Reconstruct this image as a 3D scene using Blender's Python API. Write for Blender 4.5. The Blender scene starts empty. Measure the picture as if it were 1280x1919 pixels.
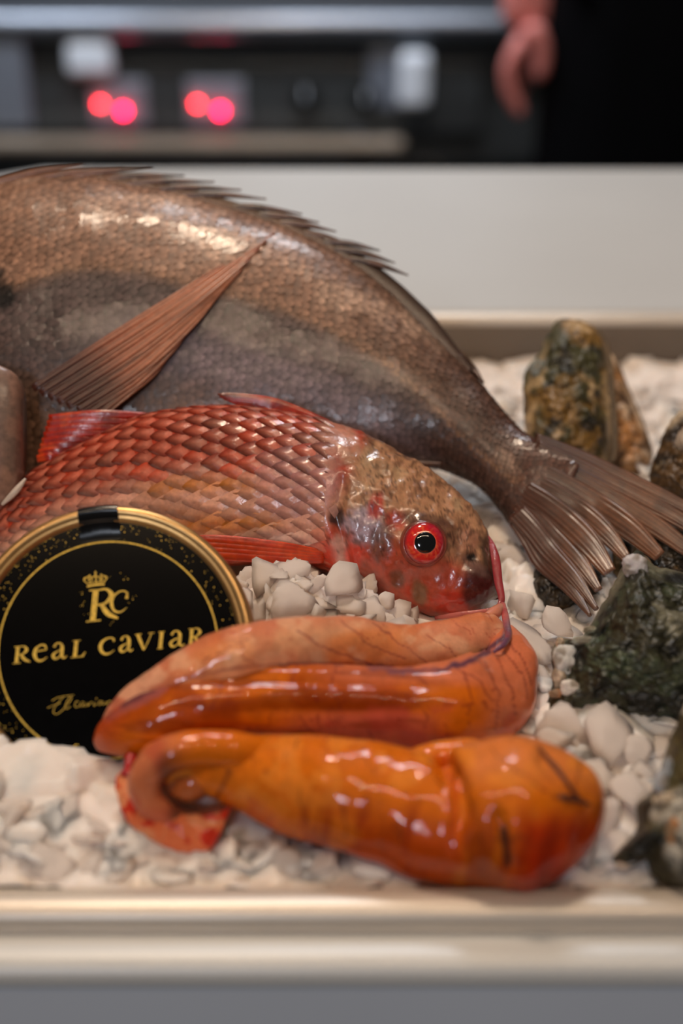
import bpy, bmesh, math, random
import numpy as np
from mathutils import Vector, Matrix
from mathutils.bvhtree import BVHTree

random.seed(7)
rng = np.random.default_rng(7)
scene = bpy.context.scene
COL = scene.collection

# ------------------------------------------------------------------ camera
CAM_Z = 0.30
PITCH = math.radians(30)
F = 1280 * 50.0 / 24.0
cam_d = bpy.data.cameras.new('camera')
cam_d.sensor_fit = 'HORIZONTAL'
cam_d.sensor_width = 24.0
cam_d.lens = 50.0
cam_d.clip_start = 0.01
cam_d.dof.use_dof = True
cam_d.dof.focus_distance = 0.515
cam_d.dof.aperture_fstop = 4.3
cam_o = bpy.data.objects.new('camera', cam_d)
COL.objects.link(cam_o)
cam_o.location = (0, 0, CAM_Z)
cam_o.rotation_euler = (math.radians(90) - PITCH, 0, 0)
scene.camera = cam_o

# ------------------------------------------------------------------ world, lights, exposure
w = bpy.data.worlds.new('world')
scene.world = w
w.use_nodes = True
w.node_tree.nodes['Background'].inputs[0].default_value = (1.0, 0.88, 0.76, 1)
w.node_tree.nodes['Background'].inputs[1].default_value = 0.05
scene.view_settings.view_transform = 'Standard'
scene.view_settings.look = 'None'
scene.view_settings.exposure = 0.32
scene.view_settings.gamma = 1.0
scene.view_settings.use_curve_mapping = False


def area(name, loc, target, sx, sy, power, color):
    l = bpy.data.lights.new(name, 'AREA')
    l.shape = 'RECTANGLE'
    l.size, l.size_y = sx, sy
    l.energy = power
    l.color = color
    o = bpy.data.objects.new(name, l)
    COL.objects.link(o)
    o.location = loc
    o.rotation_euler = (Vector(target) - Vector(loc)).to_track_quat('-Z', 'Y').to_euler()
    return o


area('ceiling_panel_light', (-0.25, 0.85, 1.55), (0.0, 0.55, 0.0), 0.16, 0.16, 8.5, (1.0, 0.77, 0.57))
area('window_light', (-0.45, -1.3, 0.98), (0.0, 0.5, 0.0), 0.26, 0.20, 4.6, (0.80, 0.87, 1.0))
area('back_fill_light', (0.1, 1.45, 1.5), (0.2, 2.1, -0.3), 0.4, 0.3, 9.0, (0.86, 0.92, 1.0))  # added cool fill that brightens the hand and the far counter
for lx, ls, le in ((-0.62, 0.34, 6.0), (-0.08, 0.16, 2.4), (0.16, 0.10, 1.4)):
    area('range_highlight_light', (lx, 2.02, 0.62), (lx, 2.32, -0.2), ls, 0.06, le, (0.80, 0.88, 1.0))  # added lamps, spaced so that their highlights fall on the range
for i in range(13):
    l = bpy.data.lights.new('strip_bulb_light', 'POINT')
    l.energy = 0.80
    l.shadow_soft_size = 0.008
    l.color = (1.0, 0.75, 0.52)
    o = bpy.data.objects.new('strip_bulb_light', l)
    COL.objects.link(o)
    o.location = (-0.48 + 0.072 * i, -0.08, 0.97)

# ------------------------------------------------------------------ helpers
R_ = np.array([1.0, 0, 0])
F_ = np.array([0, math.cos(PITCH), -math.sin(PITCH)])
U_ = np.array([0, math.sin(PITCH), math.cos(PITCH)])
CAM = np.array([0, 0, CAM_Z])


def W(px, py, d):
    """photo pixel + depth along the optical axis -> world point"""
    px, py, d = np.asarray(px, float), np.asarray(py, float), np.asarray(d, float)
    x = (px - 640) / F * d
    y = -(py - 959.5) / F * d
    return CAM + x[..., None] * R_ + y[..., None] * U_ + d[..., None] * F_


def proj(P):
    Q = np.asarray(P) - CAM
    d = Q @ F_
    return 640 + (Q @ R_) / d * F, 959.5 - (Q @ U_) / d * F


def atY(px, py, Y):
    """photo pixel -> point on the vertical plane y = Y"""
    r = (px - 640) / F * R_ - (py - 959.5) / F * U_ + F_
    return CAM + r * (Y / r[1])


def atZ(px, py, z):
    r = (px - 640) / F * R_ - (py - 959.5) / F * U_ + F_
    return CAM + r * ((z - CAM_Z) / r[2])


def lin(c):
    c = np.asarray(c, float) / 255.0
    return np.where(c <= 0.04045, c / 12.92, ((c + 0.055) / 1.055) ** 2.4)


def _hash(i, j, k, s):
    h = (i * 374761393 + j * 668265263 + k * 2147483647 + s * 974634777) & 0xFFFFFFFF
    h = ((h ^ (h >> 13)) * 1274126177) & 0xFFFFFFFF
    h = (h ^ (h >> 16)) & 0xFFFFFFFF
    return h / 4294967295.0


def vnoise(P, s=0):
    P = np.asarray(P, float)
    I = np.floor(P).astype(np.int64)
    f = P - I
    f = f * f * (3 - 2 * f)
    out = 0
    for a in (0, 1):
        for b in (0, 1):
            for c in (0, 1):
                wt = ((f[..., 0] if a else 1 - f[..., 0]) * (f[..., 1] if b else 1 - f[..., 1])
                      * (f[..., 2] if c else 1 - f[..., 2]))
                out = out + wt * _hash(I[..., 0] + a, I[..., 1] + b, I[..., 2] + c, s)
    return out


def fbm(P, scale, octv=4, s=0):
    P = np.asarray(P, float) * scale
    a, t, o = 0.5, 0, 0
    for k in range(octv):
        o = o + a * vnoise(P, s + k * 17)
        t += a
        a *= 0.5
        P = P * 2.03
    return o / t


def P2(px, py):
    return np.stack([px, py, np.zeros_like(px)], -1)


def sstep(a, b, x):
    t = np.clip((x - a) / (b - a), 0, 1)
    return t * t * (3 - 2 * t)


def mixc(col, color, m):
    return col * (1 - m[..., None]) + np.asarray(color) * m[..., None]


def blob(col, px, py, cx, cy, rx, ry, color, k=1.0, rot=0.0, wob=0.0, s=0):
    c, sn = math.cos(math.radians(rot)), math.sin(math.radians(rot))
    dx, dy = px - cx, py - cy
    u, v = (dx * c + dy * sn) / rx, (-dx * sn + dy * c) / ry
    r = np.sqrt(u * u + v * v)
    if wob:
        r = r + wob * (fbm(P2(px, py), 0.05, 3, s) - 0.5) * 2
    return mixc(col, lin(color), k * (1 - sstep(0.55, 1.1, r)))


def seg_dist(px, py, pts):
    best = np.full(px.shape, 1e9)
    for (x0, y0), (x1, y1) in zip(pts[:-1], pts[1:]):
        dx, dy = x1 - x0, y1 - y0
        t = np.clip(((px - x0) * dx + (py - y0) * dy) / (dx * dx + dy * dy + 1e-9), 0, 1)
        best = np.minimum(best, np.hypot(px - x0 - t * dx, py - y0 - t * dy))
    return best


def line(col, px, py, pts, wd, color, k=1.0, wob=3.0):
    n = P2(px, py)
    qx = px + wob * (fbm(n, 0.06, 2, 3) - 0.5) * 2
    qy = py + wob * (fbm(n, 0.06, 2, 9) - 0.5) * 2
    d = seg_dist(qx, qy, pts)
    return mixc(col, lin(color), k * (1 - sstep(wd * 0.4, wd * 1.3, d)))


def catmull(A, n):
    """resample rows of A with a Catmull-Rom spline, by chord length of the first two columns"""
    A = np.asarray(A, float)
    m = len(A)
    L = np.concatenate([[0], np.cumsum(np.hypot(*(np.diff(A[:, :2], axis=0).T)) + 1e-6)])
    s = np.linspace(0, L[-1], n)
    i = np.clip(np.searchsorted(L, s, 'right') - 1, 0, m - 2)
    t = ((s - L[i]) / (L[i + 1] - L[i]))[:, None]

    def tang(k):
        a, b = max(k - 1, 0), min(k + 1, m - 1)
        return (A[b] - A[a]) / (L[b] - L[a])
    T = np.array([tang(k) for k in range(m)])
    h = (L[i + 1] - L[i])[:, None]
    return ((2 * t ** 3 - 3 * t ** 2 + 1) * A[i] + (t ** 3 - 2 * t ** 2 + t) * h * T[i]
            + (-2 * t ** 3 + 3 * t ** 2) * A[i + 1] + (t ** 3 - t ** 2) * h * T[i + 1])


def unit(v):
    return v / np.maximum(np.linalg.norm(v, axis=-1, keepdims=True), 1e-12)


def tube_grid(C, A, B, nv, pa=1.0, pb=1.0):
    th = np.linspace(0, 2 * math.pi, nv, endpoint=False)
    c, s = np.cos(th), np.sin(th)
    c = np.sign(c) * np.abs(c) ** pa
    s = np.sign(s) * np.abs(s) ** pb
    return C[:, None] + A[:, None] * c[None, :, None] + B[:, None] * s[None, :, None]


def grid_normals(V):
    du = np.gradient(V, axis=0)
    dv = (np.roll(V, -1, 1) - np.roll(V, 1, 1))
    n = unit(np.cross(du, dv))
    ctr = V.mean(1, keepdims=True)
    s = np.sign(((V - ctr) * n).sum(-1).mean())
    return n * (s if s else 1)


def mesh_obj(name, verts, faces, mat, parent=None, col=None, smooth=True):
    me = bpy.data.meshes.new(name)
    me.from_pydata([tuple(v) for v in np.asarray(verts, float)], [], [tuple(int(q) for q in f) for f in faces])
    if col is not None:
        ca = me.color_attributes.new('Col', 'FLOAT_COLOR', 'POINT')
        c4 = np.ones((len(verts), 4), np.float32)
        c4[:, :3] = col
        ca.data.foreach_set('color', c4.ravel())
    if smooth:
        me.polygons.foreach_set('use_smooth', [True] * len(me.polygons))
    me.update()
    bm = bmesh.new()
    bm.from_mesh(me)
    bmesh.ops.recalc_face_normals(bm, faces=bm.faces)
    bm.to_mesh(me)
    bm.free()
    if mat:
        me.materials.append(mat)
    o = bpy.data.objects.new(name, me)
    COL.objects.link(o)
    if parent:
        o.parent = parent
        o.matrix_parent_inverse = parent.matrix_world.inverted()
    return o


def grid_faces(nu, nv, caps=True):
    f = []
    for i in range(nu - 1):
        for j in range(nv):
            k = (j + 1) % nv
            f.append((i * nv + j, i * nv + k, (i + 1) * nv + k, (i + 1) * nv + j))
    if caps:
        f.append(tuple(range(nv))[::-1])
        f.append(tuple((nu - 1) * nv + j for j in range(nv)))
    return f


def grid_obj(name, V, mat, parent=None, colf=None, caps=True):
    nu, nv = V.shape[:2]
    P = V.reshape(-1, 3)
    col = None
    if colf is not None:
        px, py = proj(P)
        col = colf(px, py, P)
    return mesh_obj(name, P, grid_faces(nu, nv, caps), mat, parent, col)


def thing(name, label, cat, loc=(0, 0, 0), group=None):
    o = bpy.data.objects.new(name, None)
    COL.objects.link(o)
    o.location = loc
    o.empty_display_size = 0.01
    bpy.context.view_layer.update()
    return tag(o, label, cat, group)


def tag(o, label, cat, group=None, kind=None):
    o['label'] = label
    o['category'] = cat
    if group:
        o['group'] = group
    if kind:
        o['kind'] = kind
    return o


def structure(o, label=None):
    o['kind'] = 'structure'
    if label:
        o['label'] = label
    return o


def box_bm(bm, x0, x1, y0, y1, z0, z1):
    vs = [bm.verts.new(p) for p in ((x0, y0, z0), (x1, y0, z0), (x1, y1, z0), (x0, y1, z0),
                                    (x0, y0, z1), (x1, y0, z1), (x1, y1, z1), (x0, y1, z1))]
    for f in ((3, 2, 1, 0), (4, 5, 6, 7), (0, 1, 5, 4), (1, 2, 6, 5), (2, 3, 7, 6), (3, 0, 4, 7)):
        bm.faces.new([vs[i] for i in f])


def bm_obj(name, bm, mat, parent=None, smooth=False, bevel=0.0, seg=2):
    if bevel:
        bmesh.ops.bevel(bm, geom=list(bm.edges), offset=bevel, segments=seg, affect='EDGES', profile=0.5)
    me = bpy.data.meshes.new(name)
    bm.to_mesh(me)
    bm.free()
    if smooth:
        me.polygons.foreach_set('use_smooth', [True] * len(me.polygons))
    me.materials.append(mat)
    o = bpy.data.objects.new(name, me)
    COL.objects.link(o)
    if parent:
        o.parent = parent
        o.matrix_parent_inverse = parent.matrix_world.inverted()
    return o


def box(name, x0, x1, y0, y1, z0, z1, mat, parent=None, bevel=0.0, seg=2):
    bm = bmesh.new()
    box_bm(bm, x0, x1, y0, y1, z0, z1)
    return bm_obj(name, bm, mat, parent, False, bevel, seg)


def sweep(name, pts, radii, mat, parent=None, colf=None, nv=10, n=None, flat=1.0, up=None):
    """round tube through world points"""
    pts = np.asarray(pts, float)
    radii = np.broadcast_to(np.asarray(radii, float), (len(pts),))
    n = n or max(8, len(pts) * 5)
    # spline in 3D
    L = np.concatenate([[0], np.cumsum(np.linalg.norm(np.diff(pts, axis=0), axis=1) + 1e-9)])
    A = np.column_stack([L, np.zeros(len(L)), pts, radii])
    Q = catmull(A, n)
    C, r = Q[:, 2:5], Q[:, 5]
    T = unit(np.gradient(C, axis=0))
    upv = np.array(up if up is not None else -F_)
    A_ = unit(np.cross(T, upv))
    B_ = unit(np.cross(A_, T))
    V = tube_grid(C, A_ * r[:, None], B_ * (r * flat)[:, None], nv)
    return grid_obj(name, V, mat, parent, colf)


# ------------------------------------------------------------------ materials
def new_mat(name):
    m = bpy.data.materials.new(name)
    m.use_nodes = True
    nt = m.node_tree
    return m, nt, nt.nodes['Principled BSDF']


def setp(b, **kw):
    names = {'rough': 'Roughness', 'metal': 'Metallic', 'coat': 'Coat Weight', 'coat_rough': 'Coat Roughness',
             'sss': 'Subsurface Weight', 'sss_scale': 'Subsurface Scale', 'spec': 'Specular IOR Level',
             'trans': 'Transmission Weight', 'ior': 'IOR', 'alpha': 'Alpha', 'sheen': 'Sheen Weight'}
    for k, v in kw.items():
        if k == 'sss_rad':
            b.inputs['Subsurface Radius'].default_value = v
        else:
            b.inputs[names[k]].default_value = v


def add_bump(nt, b, scale, strength, dist=0.001, detail=4, coords='Object', stretch=None):
    tc = nt.nodes.new('ShaderNodeTexCoord')
    nz = nt.nodes.new('ShaderNodeTexNoise')
    nz.inputs['Scale'].default_value = scale
    nz.inputs['Detail'].default_value = detail
    bp = nt.nodes.new('ShaderNodeBump')
    bp.inputs['Strength'].default_value = strength
    bp.inputs['Distance'].default_value = dist
    src = tc.outputs[coords]
    if stretch:
        mp = nt.nodes.new('ShaderNodeMapping')
        mp.inputs['Scale'].default_value = stretch
        nt.links.new(src, mp.inputs['Vector'])
        src = mp.outputs['Vector']
    nt.links.new(src, nz.inputs['Vector'])
    nt.links.new(nz.outputs['Fac'], bp.inputs['Height'])
    nt.links.new(bp.outputs['Normal'], b.inputs['Normal'])
    if 'Coat Normal' in b.inputs:
        nt.links.new(bp.outputs['Normal'], b.inputs['Coat Normal'])
    return nz


def vcol_mat(name, bump=None, var=0.0, var_scale=300, **kw):
    m, nt, b = new_mat(name)
    at = nt.nodes.new('ShaderNodeAttribute')
    at.attribute_name = 'Col'
    src = at.outputs['Color']
    if var:
        tc = nt.nodes.new('ShaderNodeTexCoord')
        nz = nt.nodes.new('ShaderNodeTexNoise')
        nz.inputs['Scale'].default_value = var_scale
        nz.inputs['Detail'].default_value = 5
        nt.links.new(tc.outputs['Object'], nz.inputs['Vector'])
        mr = nt.nodes.new('ShaderNodeMapRange')
        mr.inputs['From Min'].default_value = 0.3
        mr.inputs['From Max'].default_value = 0.7
        mr.inputs['To Min'].default_value = 1 - var
        mr.inputs['To Max'].default_value = 1 + var
        nt.links.new(nz.outputs['Fac'], mr.inputs['Value'])
        mx = nt.nodes.new('ShaderNodeVectorMath')
        mx.operation = 'SCALE'
        nt.links.new(src, mx.inputs[0])
        nt.links.new(mr.outputs['Result'], mx.inputs['Scale'])
        src = mx.outputs['Vector']
    nt.links.new(src, b.inputs['Base Color'])
    setp(b, **kw)
    if bump:
        add_bump(nt, b, *bump)
    return m


def plain_mat(name, color, bump=None, var=None, **kw):
    """flat colour broken up a little by procedural noise"""
    m, nt, b = new_mat(name)
    c = lin(color)
    tc = nt.nodes.new('ShaderNodeTexCoord')
    nz = nt.nodes.new('ShaderNodeTexNoise')
    nz.inputs['Scale'].default_value = var[0] if var else 40
    nz.inputs['Detail'].default_value = 4
    nt.links.new(tc.outputs['Object'], nz.inputs['Vector'])
    rp = nt.nodes.new('ShaderNodeValToRGB')
    k = var[1] if var else 0.05
    rp.color_ramp.elements[0].color = (*np.clip(c * (1 - k), 0, 1), 1)
    rp.color_ramp.elements[1].color = (*np.clip(c * (1 + k), 0, 1), 1)
    rp.color_ramp.elements[0].position = 0.3
    rp.color_ramp.elements[1].position = 0.7
    nt.links.new(nz.outputs['Fac'], rp.inputs['Fac'])
    nt.links.new(rp.outputs['Color'], b.inputs['Base Color'])
    setp(b, **kw)
    if bump:
        add_bump(nt, b, *bump)
    return m


def emit_mat(name, color, strength):
    m, nt, b = new_mat(name)
    b.inputs['Base Color'].default_value = (*lin(color), 1)
    b.inputs['Emission Color'].default_value = (*lin(color), 1)
    b.inputs['Emission Strength'].default_value = strength
    return m


M_counter = plain_mat('brushed_counter', (208, 209, 208), var=(6, 0.03), rough=0.42, metal=0.15, spec=0.4)
M_steel = plain_mat('tray_steel', (214, 203, 190), bump=(60, 0.05, 0.001), var=(20, 0.05), rough=0.38, metal=0.35)
M_traywall = plain_mat('tray_inner_steel', (120, 110, 100), var=(20, 0.05), rough=0.35, metal=0.9)
M_ice = plain_mat('ice', (250, 240, 232), bump=(260, 0.3, 0.0008), var=(130, 0.03), rough=0.22, sss=0.0,
                  spec=0.6, ior=1.22, trans=0.30)


def add_translucent(m, color, fac):
    nt = m.node_tree
    out = [n for n in nt.nodes if n.type == 'OUTPUT_MATERIAL'][0]
    b = nt.nodes['Principled BSDF']
    t = nt.nodes.new('ShaderNodeBsdfTranslucent')
    t.inputs['Color'].default_value = (*lin(color), 1)
    mx = nt.nodes.new('ShaderNodeMixShader')
    mx.inputs[0].default_value = fac
    nt.links.new(b.outputs[0], mx.inputs[1])
    nt.links.new(t.outputs[0], mx.inputs[2])
    nt.links.new(mx.outputs[0], out.inputs['Surface'])


add_translucent(M_ice, (252, 243, 236), 0.16)
M_icebed = plain_mat('packed_ice', (240, 229, 221), bump=(240, 0.4, 0.001), var=(110, 0.03), rough=0.25, sss=0.85,
                     sss_scale=0.005, sss_rad=(1.0, 0.9, 0.85), spec=0.4, ior=1.31, trans=0.0)
M_bream = vcol_mat('bream_skin', bump=(900, 0.25, 0.0004), var=0.22, var_scale=420, rough=0.42, spec=0.5, coat=0.45,
                   coat_rough=0.12, metal=0.0)
M_breamfin = vcol_mat('bream_fin', bump=(700, 0.15, 0.0003), var=0.18, var_scale=350, rough=0.36, coat=0.25, coat_rough=0.2, sss=0.15,
                      sss_scale=0.002)
M_mullet = vcol_mat('mullet_skin', bump=(700, 0.3, 0.0004), var=0.15, var_scale=500, rough=0.3, spec=0.5, coat=0.8,
                    coat_rough=0.07, sss=0.12, sss_scale=0.002)
M_scale = vcol_mat('mullet_scale', bump=(900, 0.25, 0.0003), var=0.15, var_scale=600, rough=0.36, coat=0.4,
                   coat_rough=0.08, sss=0.04, sss_scale=0.0015)
M_redfin = vcol_mat('mullet_fin', bump=(800, 0.3, 0.0003), var=0.2, var_scale=400, rough=0.3, coat=0.6, coat_rough=0.1,
                    sss=0.2, sss_scale=0.002)
M_roe = vcol_mat('roe_skin', bump=(190, 0.30, 0.001, 3), var=0.06, var_scale=900, rough=0.45, spec=0.08, coat=0.5,
                 coat_rough=0.05, sss=0.08, sss_scale=0.003)
M_oyster = vcol_mat('oyster_shell', bump=(420, 0.6, 0.001), var=0.3, var_scale=700, rough=0.5, spec=0.4, coat=0.25,
                    coat_rough=0.25)
M_eyered = vcol_mat('fish_iris', rough=0.12, coat=1.0, coat_rough=0.02, var=0.15, var_scale=900)
M_pupil = plain_mat('fish_pupil', (9, 12, 16), rough=0.08, coat=1.0, coat_rough=0.02)
M_gold = plain_mat('gold_tin', (206, 162, 104), bump=(500, 0.06, 0.0004), var=(160, 0.12), rough=0.34, metal=0.85)
M_label = plain_mat('black_label', (4, 4, 5), var=(300, 0.3), rough=0.16, spec=0.12)
M_tape = plain_mat('black_tape', (9, 9, 10), var=(200, 0.3), rough=0.18)
M_print = plain_mat('gold_print', (214, 178, 66), var=(900, 0.3), rough=0.4, metal=0.25)

# ------------------------------------------------------------------ the room
M_floor = plain_mat('dark_floor', (26, 26, 28), var=(5, 0.2), rough=0.4)
M_wall = plain_mat('dark_wall', (40, 42, 46), var=(3, 0.15), rough=0.6)
M_dark = plain_mat('dark_range_steel', (84, 86, 86), var=(8, 0.15), rough=0.32, metal=0.6)
M_black = plain_mat('black_enamel', (14, 15, 15), var=(8, 0.2), rough=0.3)
M_steelglint = plain_mat('steel_and_glint', (226, 232, 240), var=(12, 0.06), rough=0.3, metal=0.1)  # near-white, painted in for reflections on the range; also the knob pointers
M_msteel = plain_mat('mid_steel', (150, 156, 168), var=(12, 0.08), rough=0.35, metal=0.6)
M_edge = plain_mat('polished_edge_steel', (150, 155, 164), var=(12, 0.06), rough=0.30, metal=0.9)
M_rail = plain_mat('warm_rail_steel', (150, 136, 120), var=(12, 0.08), rough=0.35, metal=0.4)
M_disp = plain_mat('display_grey', (120, 122, 130), var=(30, 0.06), rough=0.4)
FLOOR_Z = -0.90
structure(box('floor', -3.0, 3.0, -2.0, 2.95, FLOOR_Z - 0.05, FLOOR_Z, M_floor))
structure(box('wall_back', -3.0, 3.0, 2.95, 3.05, FLOOR_Z, 1.9, M_wall))

# ------------------------------------------------------------------ counter with a let-in ice tray
TX0, TX1, TY0, TY1 = -0.30, 0.52, 0.2975, 0.7180       # tray opening
CX0, CX1, CY0, CY1 = -0.42, 0.95, 0.2720, 1.016
ctr = thing('serving_counter', 'pale brushed serving counter with a tray of ice let into its top', 'counter', (0.2, 0.62, FLOOR_Z))
bm = bmesh.new()


def ring_face(pts):
    return bm.faces.new([bm.verts.new(p) for p in pts])


CH = 0.215   # the far corner of the top is cut off
ring_face([(CX0, TY0, 0), (TX0, TY0, 0), (TX0, TY1, 0), (CX0, TY1, 0)])
ring_face([(TX1, TY0, 0), (CX1, TY0, 0), (CX1, TY1, 0), (TX1, TY1, 0)])
ring_face([(CX0, TY1, 0), (CX1, TY1, 0), (CX1, CY1, 0), (-CH, CY1, 0), (CX0, CY1 - 0.13, 0)])
ring_face([(CX0, CY0 + 0.006, 0), (CX1, CY0 + 0.006, 0), (CX1, TY0, 0), (CX0, TY0, 0)])
prof = [(CY0 + 0.006 - 0.006 * math.sin(a), -0.006 + 0.006 * math.cos(a)) for a in np.linspace(0, math.pi / 2, 7)]
prof += [(CY0, -0.007)]
for (y0, z0), (y1, z1) in zip(prof[:-1], prof[1:]):
    f = ring_face([(CX0, y0, z0), (CX1, y0, z0), (CX1, y1, z1), (CX0, y1, z1)])
    f.smooth = True
EDG = [(CX1, CY1), (-CH, CY1), (CX0, CY1 - 0.13), (CX0, CY0)]
for (x0, y0), (x1, y1) in zip(EDG[:-1], EDG[1:]):
    ring_face([(x0, y0, 0), (x1, y1, 0), (x1, y1, -0.007), (x0, y0, -0.007)])
bmesh.ops.remove_doubles(bm, verts=bm.verts, dist=1e-5)
bmesh.ops.recalc_face_normals(bm, faces=bm.faces)
bm_obj('counter_top', bm, M_counter, ctr)
M_front = plain_mat('counter_front', (226, 234, 246), var=(5, 0.04), rough=0.4, metal=0.1)
box('front_panel', CX0, CX1, CY0 + 0.0005, CY0 + 0.020, FLOOR_Z + 0.06, -0.007, M_front, ctr)
box('side_panel', CX0 + 0.002, CX0 + 0.022, CY0 + 0.02, CY1 - 0.14, FLOOR_Z + 0.06, -0.007, M_front, ctr)
box('side_panel', CX1 - 0.022, CX1 - 0.002, CY0 + 0.02, CY1 - 0.03, FLOOR_Z + 0.06, -0.007, M_front, ctr)
box('plinth', CX0 + 0.05, CX1 - 0.05, CY0 + 0.05, CY1 - 0.16, FLOOR_Z, FLOOR_Z + 0.06, M_black, ctr)

tray = thing('ice_tray', 'rectangular stainless steel tray holding crushed ice', 'tray', (0.1, 0.5, -0.075))
bm = bmesh.new()
RW = 0.013
prof = [(-0.001, -0.072), (0.0, 0.002), (0.0008, 0.0052), (0.003, 0.0070), (RW - 0.004, 0.0075), (RW - 0.001, 0.0062), (RW, 0.0035), (RW, 0.0002)]


def loop_at(off, z):
    r = 0.02 + max(off, 0)
    out = []
    for cx, cy, a0 in ((TX1 - 0.02, TY1 - 0.02, 0), (TX0 + 0.02, TY1 - 0.02, 90), (TX0 + 0.02, TY0 + 0.02, 180), (TX1 - 0.02, TY0 + 0.02, 270)):
        for k in range(7):
            a = math.radians(a0 + 15 * k)
            out.append((cx + r * math.cos(a), cy + r * math.sin(a), z))
    return out


# inner wall + floor
lo = [bm.verts.new(p) for p in loop_at(0, -0.072)]
hi = [bm.verts.new(p) for p in loop_at(0, 0.002)]
for i in range(len(lo)):
    j = (i + 1) % len(lo)
    bm.faces.new((lo[i], lo[j], hi[j], hi[i]))
bm.faces.new(lo)
bmesh.ops.recalc_face_normals(bm, faces=bm.faces)
bmesh.ops.reverse_faces(bm, faces=bm.faces)
bm_obj('tray_basin', bm, M_traywall, tray, True)
bm = bmesh.new()
loops = [[bm.verts.new(p) for p in loop_at(o, z)] for o, z in prof[1:]]
for a, b in zip(loops[:-1], loops[1:]):
    for i in range(len(a)):
        j = (i + 1) % len(a)
        bm.faces.new((a[i], a[j], b[j], b[i]))
bmesh.ops.recalc_face_normals(bm, faces=bm.faces)
bm_obj('tray_rim', bm, M_steel, tray, True)

# ------------------------------------------------------------------ sea bream (behind)
BR = [  # top px, bottom px, depth top, depth bottom, half thickness (m)
    (-262, 700, -262, 770, .618, .606, .010), (-235, 590, -230, 860, .626, .602, .020), (-170, 455, -150, 940, .638, .600, .026),
    (-80, 370, -70, 985, .645, .598, .031), (20, 344, 30, 1000, .648, .598, .034), (120, 338, 130, 1005, .648, .598, .035),
    (250, 350, 240, 1000, .646, .598, .034), (350, 370, 330, 990, .644, .598, .033), (450, 400, 420, 975, .640, .597, .031),
    (530, 428, 500, 960, .637, .596, .029), (600, 460, 570, 945, .634, .595, .027), (680, 512, 640, 925, .630, .594, .0245),
    (740, 562, 700, 905, .626, .593, .022), (800, 620, 760, 887, .620, .592, .019), (850, 668, 810, 876, .614, .590, .016),
    (900, 718, 858, 890, .606, .586, .013), (945, 772, 903, 918, .598, .581, .0105), (980, 808, 940, 962, .590, .576, .008),
    (1015, 830, 966, 996, .584, .571, .0055), (1050, 850, 990, 1022, .579, .567, .0030), (1085, 872, 1012, 1046, .573, .562, .0006)]


BR = [(a, b, c, d, e2 + (e1 - e2) * 0.35 + sh, e2 + sh, th) for (a, b, c, d, e1, e2, th) in BR for sh in (0.0012 * max(0.0, min(1.0, (900 - a) / 250)),)]


def fish_grid(ST, nu, nv, pb=0.92):
    Q = catmull(np.array(ST, float), nu)
    T, B = W(Q[:, 0], Q[:, 1], Q[:, 4]), W(Q[:, 2], Q[:, 3], Q[:, 5])
    C, A = (T + B) / 2, (T - B) / 2
    tan = unit(np.gradient(C, axis=0))
    Bv = unit(np.cross(tan, A))
    Bv *= np.sign((Bv @ -F_))[:, None]
    return tube_grid(C, A, Bv * Q[:, 6:7], nv, 1.0, pb)


LATERAL = [(-60, 590), (0, 548), (60, 520), (120, 502), (180, 496), (260, 504), (360, 530), (440, 552), (520, 575), (600, 605), (680, 648), (740, 690), (800, 745), (850, 800), (910, 860), (960, 900)]


def lat_side(px, py):
    L = np.array(LATERAL, float)
    return py - np.interp(px, L[:, 0], L[:, 1])


def bream_col(px, py, P):
    n1 = fbm(P, 60, 4, 1)
    n2 = fbm(P, 260, 3, 5)
    ls = lat_side(px, py)
    up = lin((150, 112, 90))
    mid = lin((90, 73, 70))
    low = lin((112, 84, 66))
    tailc = lin((76, 50, 39))
    c = np.zeros(px.shape + (3,)) + up
    c = mixc(c, mid, sstep(-10, 22, ls))
    c = mixc(c, lin((128, 112, 120)), 0.7 * sstep(60, 130, ls) * (1 - sstep(150, 230, ls)) * sstep(150, 330, px))
    c = mixc(c, low, sstep(150, 260, ls))
    c = mixc(c, lin((106, 80, 65)), 0.75 * sstep(500, 720, px) * (1 - sstep(-20, 40, ls)))
    c = mixc(c, tailc, 0.85 * sstep(680, 940, px + 0.4 * (py - 700)))
    c = mixc(c, lin((84, 62, 50)), 0.6 * (1 - sstep(0, 60, px)) * sstep(580, 700, py))
    c = mixc(c, lin((190, 158, 136)), 0.55 * sstep(0.52, 0.7, n1) * (1 - sstep(-30, 0, ls)))
    d = np.abs(ls)
    c = mixc(c, lin((150, 112, 84)), 0.5 * (1 - sstep(4, 9, d)))
    c = mixc(c, lin((96, 76, 66)), 0.5 * np.exp(-((ls - 16) / 10) ** 2) * (1 - sstep(300, 500, px)))
    c = mixc(c, lin((86, 52, 39)), sstep(950, 1000, px - 0.2 * (py - 900)))
    c = blob(c, px, py, 2, 552, 40, 34, (14, 12, 12), 0.95, 25, 0.25)
    c = blob(c, px, py, 0, 512, 17, 15, (26, 24, 24), 0.9, 0, 0.2)
    c = c * (0.75 + 0.5 * n1)[..., None] * (0.8 + 0.4 * n2)[..., None]
    return c


VB = fish_grid(BR, 230, 120)
_n = grid_normals(VB)
VB = VB + _n * (0.0012 * (fbm(VB, 45, 3, 2) - 0.5) * 2)[..., None]
bream = thing('sea_bream', 'large brown-grey sea bream lying behind the red mullet', 'fish', tuple(W(300, 1000, .600)))
bream_body = grid_obj('body', VB, M_bream, bream, bream_col)
NB = grid_normals(VB)


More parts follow.
